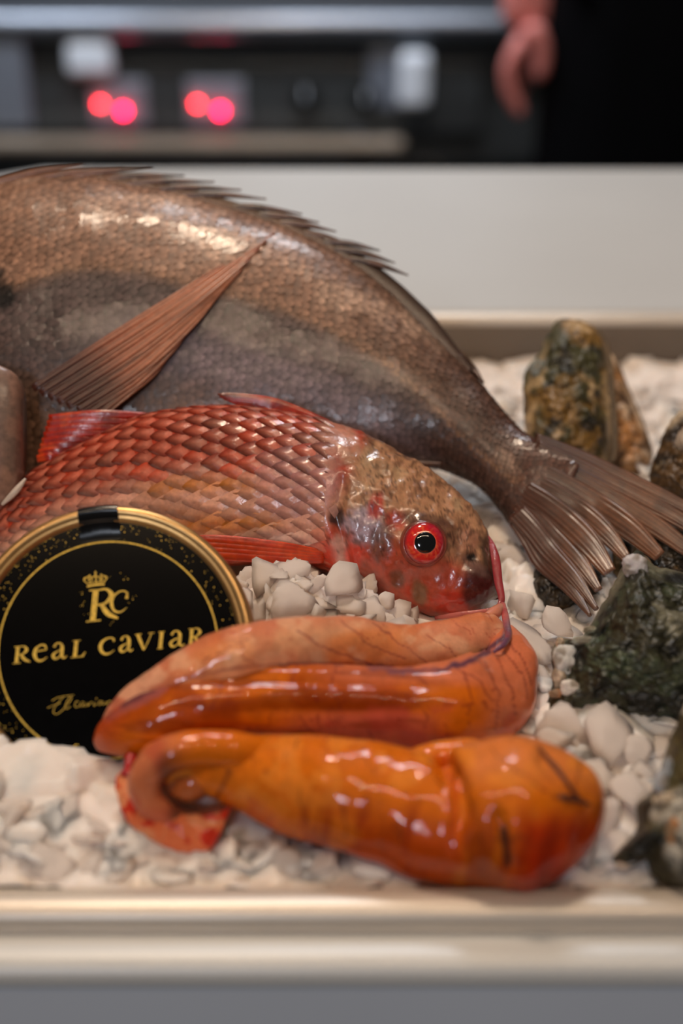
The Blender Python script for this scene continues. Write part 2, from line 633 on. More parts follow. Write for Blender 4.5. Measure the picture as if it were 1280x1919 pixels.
def surf(V, N, u, v):
    """bilinear sample: u in rows, v in columns (wraps)"""
    nu, nv = V.shape[:2]
    u = np.clip(np.asarray(u, float), 0, nu - 1.001)
    v = np.asarray(v, float) % nv
    i, j = np.floor(u).astype(int), np.floor(v).astype(int)
    a, b = (u - i)[..., None], (v - j)[..., None]
    j2 = (j + 1) % nv

    def s(G):
        return (G[i, j] * (1 - a) * (1 - b) + G[i + 1, j] * a * (1 - b) + G[i, j2] * (1 - a) * b + G[i + 1, j2] * a * b)
    return s(V), unit(s(N))


def arc_rows(V, i0):
    """arc length around the section at row i0"""
    d = np.linalg.norm(np.roll(V[i0], -1, 0) - V[i0], axis=1)
    return np.concatenate([[0], np.cumsum(d)])


# fine overlapping scales over the flank, too many to pick apart: one part
sv, sf, sc = [], [], []
u = 44.0
colno = 0
shape = [(0.0, 0.0), (0.35, 0.52), (0.72, 0.46), (0.98, 0.2), (1.04, 0.0), (0.98, -0.2), (0.72, -0.46), (0.35, -0.52)]
while u < 226:
    seg = np.linalg.norm(VB[int(u) + 1, 30] - VB[int(u), 30])
    pitch = 0.0034 * (1.0 if u < 150 else 1.0 - 0.3 * (u - 150) / 60)
    du = pitch / seg
    al = arc_rows(VB, int(u))
    half = al[60]
    nrow = int(half / (pitch * 0.92))
    ss = (np.arange(-6, nrow + 1) + (0.5 if colno % 2 else 0.0) + 0.18 * rng.standard_normal(nrow + 7)) * pitch * 0.92
    for s in ss:
        u_keep = u
        u = u_keep + du * 0.16 * random.gauss(0, 1)
        sa = s if s >= 0 else al[-1] + s
        v0 = np.interp(sa, al, np.arange(len(al)))
        dv = pitch * 0.92 * 1.25 / max(al[min(int(v0) + 1, len(al) - 1)] - al[min(int(v0), len(al) - 2)], 1e-5)
        uu = np.array([u + du * 1.5 * (a - 0.15) for a, b in shape])
        vv = np.array([v0 + dv * b for a, b in shape])
        P, N = surf(VB, NB, uu, vv)
        lift = np.array([-0.00012 + 0.00055 * a for a, b in shape]) * (0.7 + 0.6 * random.random())
        P = P + N * lift[:, None]
        k = len(sv)
        sv.extend(P)
        sf.append(tuple(range(k, k + 8)))
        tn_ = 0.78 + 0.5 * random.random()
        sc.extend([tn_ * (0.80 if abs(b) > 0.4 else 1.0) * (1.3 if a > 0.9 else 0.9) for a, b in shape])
        u = u_keep
    u += du
    colno += 1
sv = np.array(sv)
px, py = proj(sv)
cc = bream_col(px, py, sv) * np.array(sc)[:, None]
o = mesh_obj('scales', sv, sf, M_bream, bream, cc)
o['kind'] = 'stuff'
def front_depth(V, x, y):
    """depth of the camera-side surface of a fish under pixel x, y"""
    nv = V.shape[1]
    Q = V[:, :nv // 2 + 1].reshape(-1, 3)
    qx, qy = proj(Q)
    dd = np.hypot(qx - x, qy - y)
    k = np.argsort(dd)[:4]
    wt = 1 / (dd[k] + 1)
    return float((((Q[k] - CAM) @ F_) * wt).sum() / wt.sum())


def fin_strip(name, path, widths, mat, parent, colf, thick=0.0006, ridges=5, ramp=0.00016, n=48, nv=36):
    """flat blade with fine length-wise rays; path rows (px, py, depth), widths are half widths in px"""
    A = np.column_stack([np.array(path, float), np.array(widths, float)])
    Q = catmull(A, n)
    C = W(Q[:, 0], Q[:, 1], Q[:, 2])
    tan = unit(np.gradient(C, axis=0))
    side = unit(np.cross(tan, -F_))
    nor = unit(np.cross(side, tan))
    wv = Q[:, 3] * Q[:, 2] / F
    th = np.linspace(0, 2 * math.pi, nv, endpoint=False)
    c, s = np.cos(th), np.sin(th)
    V = C[:, None] + (side * wv[:, None])[:, None] * c[None, :, None]
    off = thick * s[None, :] + ramp * np.cos(c * math.pi * ridges)[None, :] * np.sign(s)[None, :] * np.minimum(1, wv / wv.max() * 1.2)[:, None]
    V = V + nor[:, None] * off[..., None]
    px, py = proj(V.reshape(-1, 3))
    col = colf(px, py, V.reshape(-1, 3))
    groove = np.tile(np.cos(c * math.pi * ridges), n)
    col = col * (0.86 + 0.22 * groove)[:, None]
    return mesh_obj(name, V.reshape(-1, 3), grid_faces(n, nv), mat, parent, col)


# tail fin: nine blades of rays, split apart at the tips
tail = thing('tail_fin', '', '', tuple(W(1000, 900, .58)))
del tail['label'], tail['category']
tail.parent = bream
tail.matrix_parent_inverse = bream.matrix_world.inverted()


def tail_col(px, py, P):
    t = sstep(980, 1230, px + 0.5 * (py - 900))
    c = mixc(np.zeros(px.shape + (3,)) + lin((84, 50, 36)), lin((122, 80, 55)), t)
    n = fbm(P, 120, 3, 4)
    c = mixc(c, lin((78, 52, 40)), 0.6 * sstep(0.5, 0.7, n))
    c = mixc(c, lin((86, 52, 39)), 1 - sstep(30, 120, px - 940 - 0.2 * (py - 900)))
    c = mixc(c, lin((82, 56, 44)), 0.6 * sstep(1060, 1140, py))
    return c


TR = [  # base, mid, tip (px, py, depth), half widths
    ((1000, 826, .5835), (1150, 889, .566), (1385, 1012, .545), (16, 17, 9)),
    ((1002, 840, .5825), (1150, 908, .5645), (1375, 1040, .543), (18, 17, 12)),
    ((1002, 858, .5815), (1145, 935, .5625), (1330, 1062, .542), (20, 20, 14)),
    ((996, 880, .5805), (1120, 950, .561), (1236, 1042, .542), (22, 26, 17)),
    ((990, 900, .5795), (1090, 960, .5595), (1174, 1046, .541), (20, 22, 13)),
    ((982, 920, .5785), (1062, 978, .558), (1142, 1072, .538), (22, 26, 18)),
    ((974, 940, .5775), (1040, 1005, .5565), (1122, 1106, .534), (22, 22, 11)),
    ((968, 960, .5765), (1028, 1030, .555), (1118, 1142, .529), (20, 20, 7)),
    ((966, 976, .5755), (1020, 1050, .5535), (1106, 1154, .527), (14, 22, 5))]
for k, (a, b, c, wd) in enumerate(TR):
    m1 = tuple((np.array(a) * 0.5 + np.array(b) * 0.5) + np.array((0, -3, 0)))
    m2 = tuple((np.array(b) * 0.5 + np.array(c) * 0.5) + np.array((2, -5, 0)))
    z = 0.0009 * (k % 2)
    a = (a[0], a[1], a[2] - 0.0090)
    m1 = (m1[0], m1[1], m1[2] - 0.0045)
    path = [(a[0], a[1], a[2] - z), (m1[0], m1[1], m1[2] - z), (b[0], b[1], b[2] - z), (m2[0], m2[1], m2[2] - z), (c[0], c[1], c[2] - z)]
    o = fin_strip('fin_ray', path, [wd[0], wd[0] * .5 + wd[1] * .5, wd[1], wd[1] * .6 + wd[2] * .45, wd[2] * .75], M_breamfin, tail, tail_col,
                  thick=0.0007, ridges=5, ramp=0.00022)
for x, y, x1, y1 in ((985, 835, 950, 962),):   # scaly root of the tail
    pass

# pectoral fin: long blade laid across the flank, built from eight rays
pec = thing('pectoral_fin', '', '', tuple(W(110, 740, .56)))
del pec['label'], pec['category']
pec.parent = bream
pec.matrix_parent_inverse = bream.matrix_world.inverted()


def pec_col(px, py, P):
    t = sstep(60, 330, px)
    c = mixc(np.zeros(px.shape + (3,)) + lin((138, 70, 50)), lin((192, 122, 90)), t)
    c = mixc(c, lin((112, 66, 48)), 0.5 * sstep(0.5, 0.68, fbm(P2(px * 0.35 + py, py * 2.2 + px * 1.4, ), 0.03, 3, 6)))
    c = mixc(c, lin((62, 34, 26)), 0.8 * (1 - sstep(60, 150, np.hypot(px - 120, py - 750))))
    return c


tip = (514, 437)
PR = [((62, 729), (200, 640), (350, 546), tip), ((76, 738), (212, 650), (356, 555), (500, 450)), ((92, 746), (224, 660), (362, 564), (486, 466)),
      ((108, 754), (238, 670), (366, 574), (470, 484)), ((126, 762), (250, 682), (366, 588), (452, 506)), ((146, 770), (258, 696), (352, 612), (420, 540)),
      ((166, 776), (254, 716), (322, 650), (366, 596)), ((186, 780), (240, 734), (286, 696), (322, 656))]
for k, pts in enumerate(PR):
    path = []
    for j, (x, y) in enumerate(pts):
        lift = (0.010, 0.007, 0.0035, 0.0012)[j]
        path.append((x, y, front_depth(VB, x, y) - lift - 0.0004 * (k % 2)))
    fin_strip('fin_ray', path, [7, 9.5, 9, 2.0], M_breamfin, pec, pec_col, thick=0.0005, ridges=2, ramp=0.0002, n=40, nv=20)

# dorsal fin: folded-back spines on a dark membrane
dor = thing('dorsal_fin', '', '', tuple(W(400, 370, .64)))
del dor['label'], dor['category']
dor.parent = bream
dor.matrix_parent_inverse = bream.matrix_world.inverted()
TOPL = np.array([(s[0], s[1], s[4]) for s in BR], float)


def top_at(x):
    return np.array([x, np.interp(x, TOPL[:, 0], TOPL[:, 1]), np.interp(x, TOPL[:, 0], TOPL[:, 2])])


def dcol(px, py, P):
    c = np.zeros(px.shape + (3,)) + lin((104, 68, 50))
    c = mixc(c, lin((140, 92, 66)), 0.7 * (1 - sstep(120, 330, px)))
    return mixc(c, lin((58, 44, 36)), 0.7 * sstep(0.45, 0.65, fbm(P, 150, 3, 8)))


def dcol_mem(px, py, P):
    c = np.zeros(px.shape + (3,)) + lin((112, 84, 66))
    c = mixc(c, lin((152, 104, 76)), 0.7 * (1 - sstep(120, 330, px)))
    c = mixc(c, lin((66, 46, 36)), 0.85 * sstep(560, 700, px))
    return mixc(c, lin((74, 54, 44)), 0.6 * sstep(0.45, 0.65, fbm(P, 120, 3, 8)))


xs = np.linspace(-60, 880, 60)
mem, memw = [], []
for x in xs:
    t = top_at(x)
    hgt = 15 if x < 560 else 15 + 9 * min(1, (x - 560) / 150)
    hgt *= min(1, (895 - x) / 120 + 0.15)
    mem.append((x + 3, t[1] - hgt * 0.20, t[2] - 0.0015))
    memw.append(hgt)
fin_strip('fin_membrane', mem, memw, M_breamfin, dor, dcol_mem, thick=0.0016, ridges=1, ramp=0.0, n=160, nv=20)
SP = [((-30, 346), (155, 314)), ((10, 344), (232, 320)), ((70, 342), (286, 320)), ((130, 342), (346, 333)), ((190, 348), (402, 345)), ((250, 356), (452, 360)),
      ((310, 366), (499, 377)), ((400, 386), (566, 405)), ((450, 402), (598, 421)), ((490, 416), (630, 438)), ((540, 432), (664, 466)),
      ((590, 452), (712, 474)), ((612, 464), (740, 497)), ((640, 482), (765, 520))]
for (x0, y0), (x1, y1) in SP:
    y1 -= 4
    d0, d1 = top_at(x0)[2] - 0.002, top_at(x1)[2] - 0.002
    mx, my = (x0 + x1) / 2, (y0 + y1) / 2 - 5
    fin_strip('fin_spine', [(x0, y0 + 2, d0), (mx, my, (d0 + d1) / 2), (x1, y1, d1)], [7.0, 6.5, 1.4], M_breamfin, dor, dcol, thick=0.0009, ridges=1, ramp=0, n=20, nv=10)
# soft rear part: thin rays that end in a fringe
for k in range(14):
    x0 = 690 + k * 13
    a = top_at(x0)
    x1 = min(x0 + 62 - k * 0.5, 902)
    b = top_at(x1)
    fin_strip('fin_ray', [(a[0], a[1] - 6, a[2] - .002), ((a[0] + b[0]) / 2 + 4, (a[1] + b[1]) / 2 - 13 + k * 0.3, a[2] - .002), (b[0] + 4, b[1] - 9 + k * 0.4, b[2] - .002)],
              [8, 7.5, 2.0], M_breamfin, dor, lambda px, py, P: dcol(px, py, P) * 0.85, thick=0.0009, ridges=2, ramp=0.0001, n=16, nv=12)
# small anal fin tip showing under the tail stalk
fin_strip('anal_fin', [(700, 880, .585), (760, 872, .580), (830, 868, .578)], [10, 10, 2], M_breamfin, bream, tail_col, n=24, nv=16)

# gill cover at the head end
oc = catmull(np.array([(-120, 800, 150, .560), (-75, 808, 148, .556), (-35, 815, 140, .553), (5, 815, 128, .552), (32, 812, 108, .553), (46, 810, 80, .556)], float), 40)
C = W(oc[:, 0], oc[:, 1], oc[:, 3])
Aax = np.outer(oc[:, 2] * oc[:, 3] / F, U_)
Bax = np.outer(np.linspace(0.012, 0.0045, 40), -F_)
GV = tube_grid(C, Aax, Bax, 60)


def gill_col(px, py, P):
    n = fbm(P, 90, 4, 3)
    c = np.zeros(px.shape + (3,)) + lin((140, 106, 90))
    c = mixc(c, lin((116, 92, 80)), sstep(0.45, 0.65, n))
    c = mixc(c, lin((96, 72, 60)), 0.6 * sstep(28, 46, px))
    return c


grid_obj('gill_cover', GV, M_bream, bream, gill_col)
sweep('gill_membrane', [W(4, 945, .551), W(20, 930, .549), W(34, 915, .549), W(48, 897, .550)], [.0007, .0012, .0013, .0005], vcol_mat('pale_membrane', rough=0.35, coat=0.4),
      bream, lambda px, py, P: np.zeros(px.shape + (3,)) + lin((206, 190, 176)))
# head details beyond the photo's left edge
hp = W(-195, 640, front_depth(VB, -195, 640))
for nm, r, m, off in (('eye', .0095, vcol_mat('bream_iris', rough=0.15, coat=1.0), 0.0), ('pupil', .0050, M_pupil, .0052)):
    bm = bmesh.new()
    bmesh.ops.create_uvsphere(bm, u_segments=24, v_segments=14, radius=r)
    bmesh.ops.scale(bm, vec=(1, 0.5, 1), verts=bm.verts)
    bmesh.ops.rotate(bm, cent=(0, 0, 0), matrix=Matrix.Rotation(-PITCH, 3, 'X'), verts=bm.verts)
    bmesh.ops.translate(bm, vec=Vector(hp - F_ * off), verts=bm.verts)
    o = bm_obj(nm, bm, m, bream, True)
    if nm == 'eye':
        ca = o.data.color_attributes.new('Col', 'FLOAT_COLOR', 'POINT')
        for d in ca.data:
            d.color = (0.35, 0.24, 0.12, 1)
sweep('mouth_line', [W(-262, 745, .612), W(-240, 760, .598), W(-215, 775, .588)], [.002, .0025, .0012], M_breamfin, bream, dcol)

# ------------------------------------------------------------------ red mullet
MU = [(-205, 1032, -205, 1088, .572, .566, .006), (-100, 1003, -100, 1092, .570, .562, .0085), (0, 952, 10, 1090, .568, .558, .0115),
      (50, 896, 65, 1086, .567, .556, .0135), (100, 864, 120, 1082, .566, .555, .0150), (160, 832, 170, 1078, .565, .554, .0165), (220, 802, 225, 1074, .564, .553, .0175), (270, 780, 275, 1070, .563, .552, .018),
      (340, 768, 340, 1066, .561, .550, .0190), (430, 762, 430, 1060, .559, .548, .0197), (520, 771, 520, 1056, .557, .546, .0200), (610, 790, 602, 1068, .555, .543, .0200),
      (680, 816, 652, 1090, .553, .540, .0196), (750, 850, 694, 1108, .551, .538, .0188), (810, 886, 738, 1130, .549, .536, .0178), (860, 926, 786, 1148, .547, .534, .0164),
      (898, 972, 830, 1158, .544, .533, .0146), (919, 1018, 868, 1156, .541, .532, .0125), (929, 1062, 900, 1144, .538, .532, .0095), (927, 1098, 916, 1126, .536, .533, .005), (924, 1108, 919, 1116, .5355, .534, .002)]
VM = fish_grid(MU, 300, 150, 0.85)
_n = grid_normals(VM)
_px, _py = proj(VM)
# relief of the bony head: brow, cheek hollows, gill slit, lumpy crown
hd = sstep(600, 680, _px)
rel = 0.0016 * (fbm(VM, 210, 4, 3) - 0.5) * 2 * hd * (0.5 + 0.5 * (1 - sstep(1010, 1060, _py)))
rel += -0.0022 * np.exp(-(seg_dist(_px, _py, [(642, 905), (628, 960), (640, 1010), (655, 1085)]) / 11) ** 2)
rel += 0.0018 * np.exp(-(((_px - 795) / 52) ** 2 + ((_py - 1018) / 52) ** 2) ** 2)
rel += -0.0020 * np.exp(-(((_px - 745) / 20) ** 2 + ((_py - 1085) / 26) ** 2)) - 0.0018 * np.exp(-(((_px - 785) / 18) ** 2 + ((_py - 1112) / 24) ** 2))
rel += -0.0010 * np.exp(-(((_px - 884) / 11) ** 2 + ((_py - 1045) / 9) ** 2))
rel += 0.0009 * np.exp(-(((_px - 890) / 24) ** 2 + ((_py - 1100) / 28) ** 2))
VM = VM + _n * rel[..., None]
NM = grid_normals(VM)


def mullet_base(px, py):
    """pigment of flank and head, by place on the fish"""
    q = P2(px, py)
    n1, n2, n3 = fbm(q, 0.02, 4, 11), fbm(q, 0.055, 4, 23), fbm(q, 0.12, 3, 31)
    L = np.array([(-200, 1032, 1088), (0, 952, 1090), (100, 864, 1082), (220, 802, 1074), (340, 768, 1066), (520, 771, 1056), (680, 816, 1098), (930, 1000, 1140)], float)
    tp, bt = np.interp(px, L[:, 0], L[:, 1]), np.interp(px, L[:, 0], L[:, 2])
    v = (py - tp) / (bt - tp)
    c = np.zeros(px.shape + (3,)) + lin((176, 56, 28))
    c = mixc(c, lin((216, 158, 134)), sstep(0.28, 0.52, v + 0.16 * (n1 - 0.5)))
    c = mixc(c, lin((150, 74, 52)), 0.6 * sstep(0.5, 0.66, n2) * (1 - sstep(0.35, 0.5, v)))
    c = mixc(c, lin((236, 200, 186)), 0.75 * sstep(0.72, 0.82, v) * sstep(380, 500, px))
    c = mixc(c, lin((202, 118, 30)), 0.95 * np.exp(-((v - 0.475 - 0.03 * sstep(400, 560, px)) / 0.045) ** 2) * sstep(240, 300, px) * (1 - sstep(520, 590, px)))
    c = mixc(c, lin((208, 126, 36)), 0.95 * np.exp(-((v - 0.735) / 0.045) ** 2) * sstep(300, 360, px) * (1 - sstep(500, 560, px)))
    c = mixc(c, lin((198, 112, 44)), 0.6 * sstep(0.55, 0.9, v) * (1 - sstep(-60, 80, px)))
    c = mixc(c, lin((206, 66, 30)), sstep(0.90, 0.97, v) * (1 - sstep(560, 640, px)))
    # pinkish shoulder behind the gill
    c = blob(c, px, py, 560, 905, 95, 90, (196, 140, 138), 0.75, 10, 0.2)
    c = blob(c, px, py, 600, 850, 70, 50, (150, 96, 80), 0.6, 20, 0.3)
    # head
    hdm = sstep(640, 680, px + 0.45 * (py - 880))
    crown = lin((184, 134, 98))
    hc = np.zeros(px.shape + (3,)) + crown
    hc = mixc(hc, lin((112, 72, 52)), 0.6 * sstep(0.5, 0.62, n2))
    hc = mixc(hc, lin((196, 160, 122)), 0.6 * sstep(0.56, 0.7, fbm(q, 0.035, 3, 57)))
    hc = mixc(hc, lin((176, 70, 44)), sstep(0, 60, py - (940 + 0.42 * (px - 650))))
    hc = mixc(hc, lin((206, 62, 34)), 0.6 * sstep(0.52, 0.66, n1) * sstep(20, 80, py - (940 + 0.42 * (px - 650))))
    c = mixc(c, np.array([0, 0, 0]), hdm * 0) * (1 - hdm[..., None]) + hc * hdm[..., None]
    c = blob(c, px, py, 640, 822, 46, 30, (206, 150, 126), 0.7, 35, 0.3)
    c = blob(c, px, py, 690, 870, 60, 34, (176, 142, 108), 0.5, 35, 0.4)
    # gill area
    c = blob(c, px, py, 683, 985, 46, 42, (176, 160, 176), 0.85, 20, 0.35)
    c = blob(c, px, py, 630, 965, 17, 22, (34, 16, 22), 0.9, 15, 0.5)
    c = blob(c, px, py, 705, 950, 18, 34, (176, 42, 30), 0.85, 10, 0.3)
    c = blob(c, px, py, 741, 976, 26, 22, (190, 46, 34), 0.75, 30, 0.3)
    c = blob(c, px, py, 716, 1020, 28, 46, (104, 74, 66), 0.75, 15, 0.5)
    c = blob(c, px, py, 640, 1040, 20, 48, (214, 170, 156), 0.75, -14, 0.4)
    c = blob(c, px, py, 664, 1042, 22, 28, (222, 58, 32), 0.85, 0, 0.4)
    c = blob(c, px, py, 612, 1045, 24, 24, (222, 60, 34), 0.7, 0, 0.4)
    c = blob(c, px, py, 700, 1090, 40, 20, (140, 78, 66), 0.6, 25, 0.4)
    # eye surround, cheek, snout
    c = blob(c, px, py, 800, 978, 60, 18, (92, 62, 52), 0.7, 8, 0.4)
    c = blob(c, px, py, 845, 1000, 26, 40, (70, 30, 24), 0.6, -10, 0.5)
    c = blob(c, px, py, 744, 1085, 17, 24, (112, 64, 40), 0.85, -15, 0.2)
    c = blob(c, px, py, 787, 1112, 18, 30, (120, 88, 56), 0.85, -20, 0.2)
    c = blob(c, px, py, 806, 1070, 40, 16, (178, 100, 84), 0.6, 0, 0.4)
    c = blob(c, px, py, 850, 1130, 50, 26, (188, 42, 22), 0.8, -5, 0.3)
    c = blob(c, px, py, 905, 1100, 50, 56, (62, 9, 11), 0.95, -10, 0.2)
    c = blob(c, px, py, 893, 1062, 34, 16, (120, 88, 78), 0.7, 35, 0.4)
    c = blob(c, px, py, 884, 1044, 11, 10, (16, 10, 10), 0.95, 0, 0.2)
    c = blob(c, px, py, 914, 1040, 16, 52, (44, 30, 24), 0.8, -10, 0.3)
    c = blob(c, px, py, 876, 1010, 24, 26, (172, 116, 92), 0.6, 40, 0.4)
    spk = sstep(0.62, 0.70, n3) * hdm
    c = mixc(c, lin((44, 24, 18)), 0.6 * spk * (1 - sstep(1040, 1080, py)))
    # cracked dark seams over the crown
    cr = np.abs(fbm(q, 0.030, 3, 71) - 0.5)
    c = mixc(c, lin((52, 30, 22)), 0.6 * (1 - sstep(0.006, 0.022, cr)) * hdm * (1 - sstep(940, 1000, py - 0.42 * (px - 650) + 0)))
    c = mixc(c, lin((96, 40, 30)), 0.35 * (1 - sstep(0.006, 0.02, cr)) * (1 - hdm))
    return c * (0.82 + 0.36 * n3)[..., None]


def mullet_col(px, py, P):
    return mullet_base(px, py)


mul = thing('red_mullet', 'whole red mullet with large scales and a red eye', 'fish', tuple(W(500, 1060, .552)))
mul_body = grid_obj('body', VM, M_mullet, mul, mullet_col)

# scales: overlapping shields, each its own piece
ang = np.linspace(-math.pi * 0.5, math.pi * 0.5, 7)
nsc = 0
u, colno = 44.0, 0
half_n = 75
while u < 205 and nsc < 296:
    i = int(u)
    seg = np.linalg.norm(VM[i + 1, 37] - VM[i, 37])
    xc = proj(VM[i, 37])[0]
    pitch = 0.0070 if xc > 60 else 0.0058
    rowp = 0.0056 if xc > 60 else 0.0047
    du = pitch / seg
    al = arc_rows(VM, i)
    nrow = int(al[half_n] / rowp)
    for r_i in range(-1, nrow + 1):
        s = (r_i + (0.5 if colno % 2 else 0.0)) * rowp
        if s > al[half_n] - 0.002 or nsc >= 299:
            continue
        sa = s if s >= 0 else al[-1] + s
        v0 = np.interp(sa, al, np.arange(len(al)))
        Pc, _ = surf(VM, NM, np.array([u]), np.array([v0]))
        cx, cy = proj(Pc[0])
        if cx > 655 - 0.1 * (cy - 800) or (cx < 470 and cy > 1062) or cx < -40:
            continue
        if (cx - 200) ** 2 + (cy - 1220) ** 2 < 225 ** 2:
            continue
        step = al[min(int(v0) + 1, len(al) - 1)] - al[min(int(v0), len(al) - 2)]
        # local outline: rounded free edge toward the tail (smaller u), root toward the head
        loc = [(0.0, 0.0)] + [(-0.98 * (1 - abs(t_) ** 1.45), 0.62 * t_) for t_ in np.linspace(-1, 1, 7)] + [(0.55, 0.5), (0.75, 0.0), (0.55, -0.5)]
        jt = 0.93 + 0.14 * random.random()
        uu = np.array([u + du * a * jt for a, b in loc])
        vv = np.array([v0 + rowp * b * 1.12 / max(step, 1e-5) for a, b in loc])
        P, N = surf(VM, NM, uu, vv)
        lift = np.array([0.00012 - 0.00034 * a for a, b in loc]) * (0.6 + 0.8 * random.random())
        lift[0] += 0.00006
        if cy > 890 and cx > 180:
            lift = lift * 0.45
        inner = P + N * lift[:, None]
        outer_lo = P[1:8] + N[1:8] * (lift[1:8] - 0.00034)[:, None]
        verts = np.vstack([inner, outer_lo])
        faces = [(0, k, k + 1) for k in range(1, 10)] + [(0, 10, 1)] if False else [(0, k, k + 1) for k in range(1, len(loc) - 1)] + [(0, len(loc) - 1, 1)]
        nl = len(loc)
        faces += [(1 + k, nl + k, nl + k + 1, 2 + k) for k in range(6)]
        px, py = proj(verts)
        base = mullet_base(np.full(len(verts), cx), np.full(len(verts), cy)) * 0.5 + mullet_base(px, py) * 0.5
        tone = 0.8 + 0.45 * random.random()
        base = base * tone
        redup = max(0.0, 1 - (cy - np.interp(cx, TOPL[:, 0], TOPL[:, 1] * 0 + 760)) / 160)
        if random.random() < 0.65 * redup:
            base = mixc(base, lin((214, 62, 20)), np.full(len(verts), 0.6))
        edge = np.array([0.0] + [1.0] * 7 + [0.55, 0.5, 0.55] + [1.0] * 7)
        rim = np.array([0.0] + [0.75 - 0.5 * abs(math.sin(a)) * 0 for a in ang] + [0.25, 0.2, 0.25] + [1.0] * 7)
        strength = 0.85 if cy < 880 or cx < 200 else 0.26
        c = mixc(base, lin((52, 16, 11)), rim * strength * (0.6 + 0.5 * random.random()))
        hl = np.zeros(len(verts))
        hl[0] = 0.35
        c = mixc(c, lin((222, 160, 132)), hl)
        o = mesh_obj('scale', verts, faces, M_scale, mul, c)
        nsc += 1
    u += du
    colno += 1
print('mullet scales', nsc)


def red_col(px, py, P):
    n = fbm(P, 220, 3, 4)
    c = np.zeros(px.shape + (3,)) + lin((186, 40, 18))
    c = mixc(c, lin((226, 86, 40)), 0.8 * sstep(0.48, 0.66, n))
    return mixc(c, lin((110, 20, 12)), 0.6 * sstep(0.55, 0.7, fbm(P, 120, 3, 9)))


def redfin(name, loc):
    e = thing(name, '', '', loc)
    del e['label'], e['category']
    e.parent = mul
    e.matrix_parent_inverse = mul.matrix_world.inverted()
    return e


fin = redfin('front_dorsal_fin', tuple(W(520, 770, .556)))
for k in range(7):
    t = k / 6
    bx, by = 616 - 78 * t, 792 - 12 * t
    tx, ty = 408 + 60 * t ** 1.5, 739 + 26 * t
    fin_strip('fin_ray', [(bx, by, .5545), ((bx + tx) / 2 + 6, (by + ty) / 2 - 10 + 4 * t, .5525), (tx + 30, ty + 4, .5535), (tx, ty, .554)], [5, 8.5, 7, 1.5], M_redfin, fin,
              red_col if k else (lambda px, py, P: mixc(red_col(px, py, P), lin((120, 84, 66)), 0.7 * (1 - sstep(430, 500, px)))), thick=0.0007, ridges=2, ramp=0.0002, n=28, nv=14)
fin = redfin('rear_dorsal_fin', tuple(W(200, 810, .562)))
for k in range(8):
    t = k / 7
    bx, by = 285 - 165 * t, 776 + 82 * t
    tx, ty = 92 - 22 * t, 784 + 76 * t
    fin_strip('fin_ray', [(bx, by + 2, .5625), ((bx + tx) / 2, (by + ty) / 2 - 3, .5605), (tx, ty, .562)], [4, 9, 7.5], M_redfin, fin, red_col, thick=0.0006, ridges=3, ramp=0.0002, n=24, nv=14)
fin = redfin('pelvic_fin', tuple(W(520, 1045, .53)))
for k in range(4):
    t = k / 3
    fin_strip('fin_ray', [(606, 1036 + 14 * t, .5325), (520, 1024 + 22 * t, .5285), (400, 1012 + 26 * t, .5275), (330, 1012 + 24 * t, .530)], [6, 10, 10, 4], M_redfin, fin,
              lambda px, py, P: mixc(red_col(px, py, P), lin((222, 74, 30)), np.full(px.shape, 0.5)), thick=0.0008, ridges=2, ramp=0.0002, n=36, nv=14)
fin = redfin('tail_fin', tuple(W(-205, 1060, .568)))
for k in range(8):
    t = k / 7
    s = 1 if t > 0.5 else -1
    fin_strip('fin_ray', [(-195, 1040 + 40 * t, .569), (-240, 1030 + 60 * t, .566), (-300 - 45 * abs(2 * t - 1), 985 + 150 * t, .562)], [5, 11, 7], M_redfin, fin, red_col, thick=0.0006, ridges=2, n=20, nv=12)

# eye
ed = front_depth(VM, 795, 1018)
ec = W(795, 1018, ed)
view = unit(CAM - ec)
en = unit(view + np.array([0.10, 0, 0.06]))
ex = unit(np.cross(np.array([0, 0, 1.0]), en))
ey = np.cross(en, ex)
pxm = ed / F


def disc_lathe(name, prof, mat, colf=None, parent=None, seg=48, sq=1.0):
    prof = np.array(prof, float)
    th = np.linspace(0, 2 * math.pi, seg, endpoint=False)
    V = (ec + (prof[:, 0] * pxm)[:, None, None] * (np.cos(th)[None, :, None] * ex * sq + np.sin(th)[None, :, None] * ey) + (prof[:, 1] * pxm)[:, None, None] * en)
    n = len(prof)
    f = grid_faces(n, seg, True)
    col = None
    if colf is not None:
        rr = np.repeat(prof[:, 0], seg)
        aa = np.tile(th, n)
        col = colf(rr, aa)
    return mesh_obj(name, V.reshape(-1, 3), f, mat, parent, col)


def iris_c(r, a):
    nn = fbm(np.stack([np.cos(a) * 4, np.sin(a) * 4, r * 0.12], -1), 1.6, 3, 5)
    c = np.zeros(r.shape + (3,)) + lin((214, 34, 34))
    c = mixc(c, lin((238, 104, 62)), 0.9 * sstep(0.5, 0.65, nn))
    c = mixc(c, lin((176, 20, 60)), 0.8 * sstep(0.45, 0.7, np.cos(a - 0.4)) * sstep(24, 32, r))
    c = mixc(c, lin((240, 120, 90)), 0.8 * (1 - sstep(19, 23, r)))
    return mixc(c, lin((150, 34, 40)), sstep(33, 38, r))


eye = disc_lathe('eye', [(40, -8), (40, 4), (38, 9), (34, 13), (29, 16), (24, 18), (19, 19.0), (10, 19.4), (2, 19.6)], M_eyered, iris_c, mul, sq=0.96)
pup = disc_lathe('pupil', [(20, 17.0), (20, 19.2), (18.5, 20.2), (12, 21.6), (5, 22.4), (1, 22.6)], M_pupil, None, eye)
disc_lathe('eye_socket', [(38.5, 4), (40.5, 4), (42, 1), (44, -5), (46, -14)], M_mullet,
           lambda r, a: mixc(np.zeros(r.shape + (3,)) + lin((150, 62, 46)), lin((88, 46, 38)), 0.8 * sstep(0.0, 0.7, np.sin(a))), mul)
